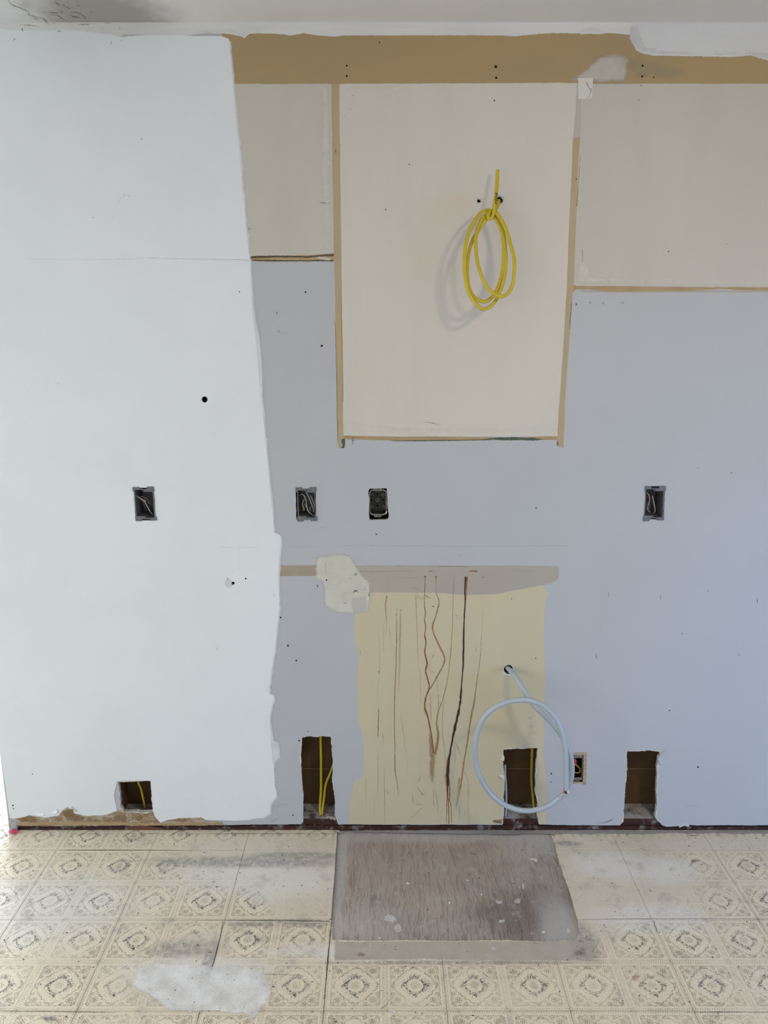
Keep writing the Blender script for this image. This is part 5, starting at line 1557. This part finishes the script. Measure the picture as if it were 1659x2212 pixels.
V, Fc = tube(catmull(cav(k2([(1290, 500), (1300, 480), (1306, 470)]), [.006, .004, .003]), 4), .0014, None, 8)
make('bare_wire_stub', V, Fc, M['ins_white'], mt, origin=mt.location, smooth=True)

# low box half hidden by the grey loop
lb = empty('outlet_box', (*[wxz(1250, 1694)[0]], 0, wxz(1250, 1694)[1]))
tag(lb, 'small low outlet box partly hidden by the grey cable loop, torn tan edge', 'outlet box')
o2 = [wxz(*p) for p in ragged(cb([(1140, 322), (1432, 312), (1424, 795), (1392, 802), (1335, 772), (1140, 782)]), .7, 2.5, 801)]
i2 = [wxz(*p) for p in cb([(1160, 352), (1385, 350), (1378, 690), (1372, 755), (1160, 758)])]
V, Fc = slab(o2, [i2], -.0008, .0004)
make('torn_paper_edge', V, Fc, M['tan_paper'], lb, origin=lb.location)
f2 = [wxz(*p, .004) for p in cb([(1165, 352), (1378, 350), (1368, 725), (1165, 735)])]
g2_ = [wxz(*p, .004) for p in cb([(1172, 398), (1366, 396), (1356, 688), (1172, 694)])]
V, Fc = slab(f2, [g2_], .004, .007)
make('box_rim', V, Fc, M['box_metal_light'], lb, origin=lb.location)
n = len(g2_)
V = [(a, .005, b) for a, b in g2_] + [(a, .052, b) for a, b in g2_]
make('box_body', V, [(i, i + n, (i + 1) % n + n, (i + 1) % n) for i in range(n)] + [tuple(range(n, 2 * n))], M['screw'], lb, origin=lb.location)
wire(cb([(1235, 500), (1275, 500), (1320, 540), (1338, 580), (1310, 618), (1260, 612), (1230, 600)]), [.02, .012, .010, .010, .010, .012, .02], .0014, M['yellow'], lb)
wire(cb([(1240, 400), (1262, 440), (1255, 500)]), [.02, .014, .016], .0042, M['ins_red'], lb)
wire(cb([(1275, 420), (1290, 480), (1285, 560)]), [.02, .016, .02], .0022, M['ins_black'], lb)

# ---- crumbs and the pink scrap
def rock(c, r, seed, sq=(1, 1, .7)):
    rr = np.random.default_rng(seed)
    t = (1 + 5 ** .5) / 2
    V = [(-1, t, 0), (1, t, 0), (-1, -t, 0), (1, -t, 0), (0, -1, t), (0, 1, t), (0, -1, -t), (0, 1, -t), (t, 0, -1), (t, 0, 1), (-t, 0, -1), (-t, 0, 1)]
    Fc = [(0, 11, 5), (0, 5, 1), (0, 1, 7), (0, 7, 10), (0, 10, 11), (1, 5, 9), (5, 11, 4), (11, 10, 2), (10, 7, 6), (7, 1, 8), (3, 9, 4), (3, 4, 2), (3, 2, 6), (3, 6, 8), (3, 8, 9), (4, 9, 5), (2, 4, 11), (6, 2, 10), (8, 6, 7), (9, 8, 1)]
    V = [Vector(v).normalized() * r * float(rr.uniform(.65, 1.25)) for v in V]
    V = [Vector((v.x * sq[0], v.y * sq[1], v.z * sq[2])) for v in V]
    zl = min(v.z for v in V)
    return [Vector(c) + v - Vector((0, 0, zl)) for v in V], Fc


M['crumb'] = plain('plaster_crumb', (0.42, 0.375, 0.32), .9, .1, var=.5, scale=200, bump=.4)
rg = random.Random(5)
for i, (x, y, r) in enumerate(((708, 1766, 4.5), (716, 1769, 5.5), (724, 1766, 5), (713, 1776, 4), (722, 1776, 5), (729, 1774, 4), (718, 1761, 3.5), (705, 1772, 3))):
    c = wall_pt(x, y, -.014 + .004 * (i % 3)); c.z = .0386
    V, Fc = rock(c, r / 640, i)
    o = make('plaster_crumb', V, Fc, M['crumb'], origin=c)
    tag(o, 'broken plaster crumb on the sill of the cut-out beside the stained patch', 'crumb', 'plaster crumbs in the cut-out beside the stained patch')
for i, (x, y, r) in enumerate(((730, 1797, 4), (737, 1799, 2.6), (722, 1799, 2.4), (1204, 1800, 3), (1198, 1797, 2.2))):
    c = floor_pt(x, y, 0.0)
    V, Fc = rock(c, r / 640, 30 + i, (1.3, 1, .5))
    o = make('plaster_crumb', V, Fc, M['crumb'], origin=c)
    tag(o, 'small plaster crumb on the floor by a corner of the plywood', 'crumb', 'plaster crumbs by the plywood corners')
M['pink'] = plain('pink_foam_scrap', (0.72, 0.10, 0.17), .7, .3, var=.35, scale=90, bump=.3)
c = floor_pt(27, 1801, 0.0)
V1, F1 = rock(c, .010, 91, (1.3, .9, .75))
V2, F2 = rock(c + Vector((.010, .006, 0)), .008, 92, (1.2, .9, .9))
V, Fc = join((V1, F1), (V2, F2))
o = make('foam_scrap', V, Fc, M['pink'], origin=c)
tag(o, 'crumpled bright pink scrap lying at the end corner of the wall', 'scrap')

# ------------------------------------------------------------------ the rest of the room, out of the frame
M['room_white'] = paint('room_wall_paint', (0.70, 0.69, 0.66))
def rwall(name, label, parts):
    V, Fc = join(*[box_vf(*p) for p in parts])
    tag(make(name, V, Fc, M['room_white']), label, 'wall', kind='structure')
rwall('wall_left', 'left room wall around the patio door opening', [(-3.3, -3.2, -4.7, -4.4, 0, CEIL_Z), (-3.3, -3.2, -2.5, -1.2, 0, CEIL_Z), (-3.3, -3.2, .1, 3.3, 0, CEIL_Z), (-3.3, -3.2, -4.4, -2.5, 2.1, CEIL_Z), (-3.3, -3.2, -1.2, .1, 0, .6), (-3.3, -3.2, -1.2, .1, 1.9, CEIL_Z)])
rwall('wall_right', 'right room wall around the low side opening', [(2.6, 2.75, -4.7, -2.4, 0, CEIL_Z), (2.6, 2.75, -1.1, .13, 0, CEIL_Z), (2.6, 2.75, -2.4, -1.1, 0, .3), (2.6, 2.75, -2.4, -1.1, .9, CEIL_Z)])
rwall('wall_rear', 'rear room wall around the window opening', [(-3.2, -1.1, -4.7, -4.5, 0, CEIL_Z), (1.3, 2.6, -4.7, -4.5, 0, CEIL_Z), (-1.1, 1.3, -4.7, -4.5, 0, .8), (-1.1, 1.3, -4.7, -4.5, 2.1, CEIL_Z)])
rwall('wall_far', 'far hall wall around the window opening', [(-3.2, -3.15, 3.1, 3.3, 0, CEIL_Z), (-1.45, -1.1, 3.1, 3.3, 0, CEIL_Z), (-3.15, -1.45, 3.1, 3.3, 0, .35), (-3.15, -1.45, 3.1, 3.3, 2.25, CEIL_Z)])
rwall('wall_side', 'side wall of the hall behind the kitchen wall', [(-1.2, -1.1, .13, 3.1, 0, CEIL_Z)])

# ceiling lamp (out of frame)
M['lamp_base'] = plain('lamp_base_metal', (.6, .6, .58), .4, .5, .6)
k = NT('lit_lamp_glass')
k.b.inputs['Emission Color'].default_value = (1.0, .86, .67, 1)
k.b.inputs['Emission Strength'].default_value = 112.0
M['lamp_glass'] = k.done((.8, .78, .74), .4)
lp = empty('ceiling_lamp', (1.15, -1.75, CEIL_Z))
tag(lp, 'round flush ceiling lamp', 'lamp')
def lathe(c, prof, n=28):
    V, Fc = [], []
    for r, z in prof:
        for j in range(n):
            a = 2 * math.pi * j / n
            V.append(Vector(c) + Vector((r * math.cos(a), r * math.sin(a), z)))
    for i in range(len(prof) - 1):
        for j in range(n):
            Fc.append((i * n + j, i * n + (j + 1) % n, (i + 1) * n + (j + 1) % n, (i + 1) * n + j))
    return V, Fc
V, Fc = lathe(lp.location, [(.001, 0), (.15, 0), (.15, -.02), (.14, -.025)])
make('lamp_base', V, Fc, M['lamp_base'], lp, origin=lp.location)
V, Fc = lathe(lp.location, [(.14, -.022), (.135, -.05), (.10, -.075), (.05, -.088), (.001, -.09)])
make('lamp_shade', V, Fc, M['lamp_glass'], lp, origin=lp.location, smooth=True)
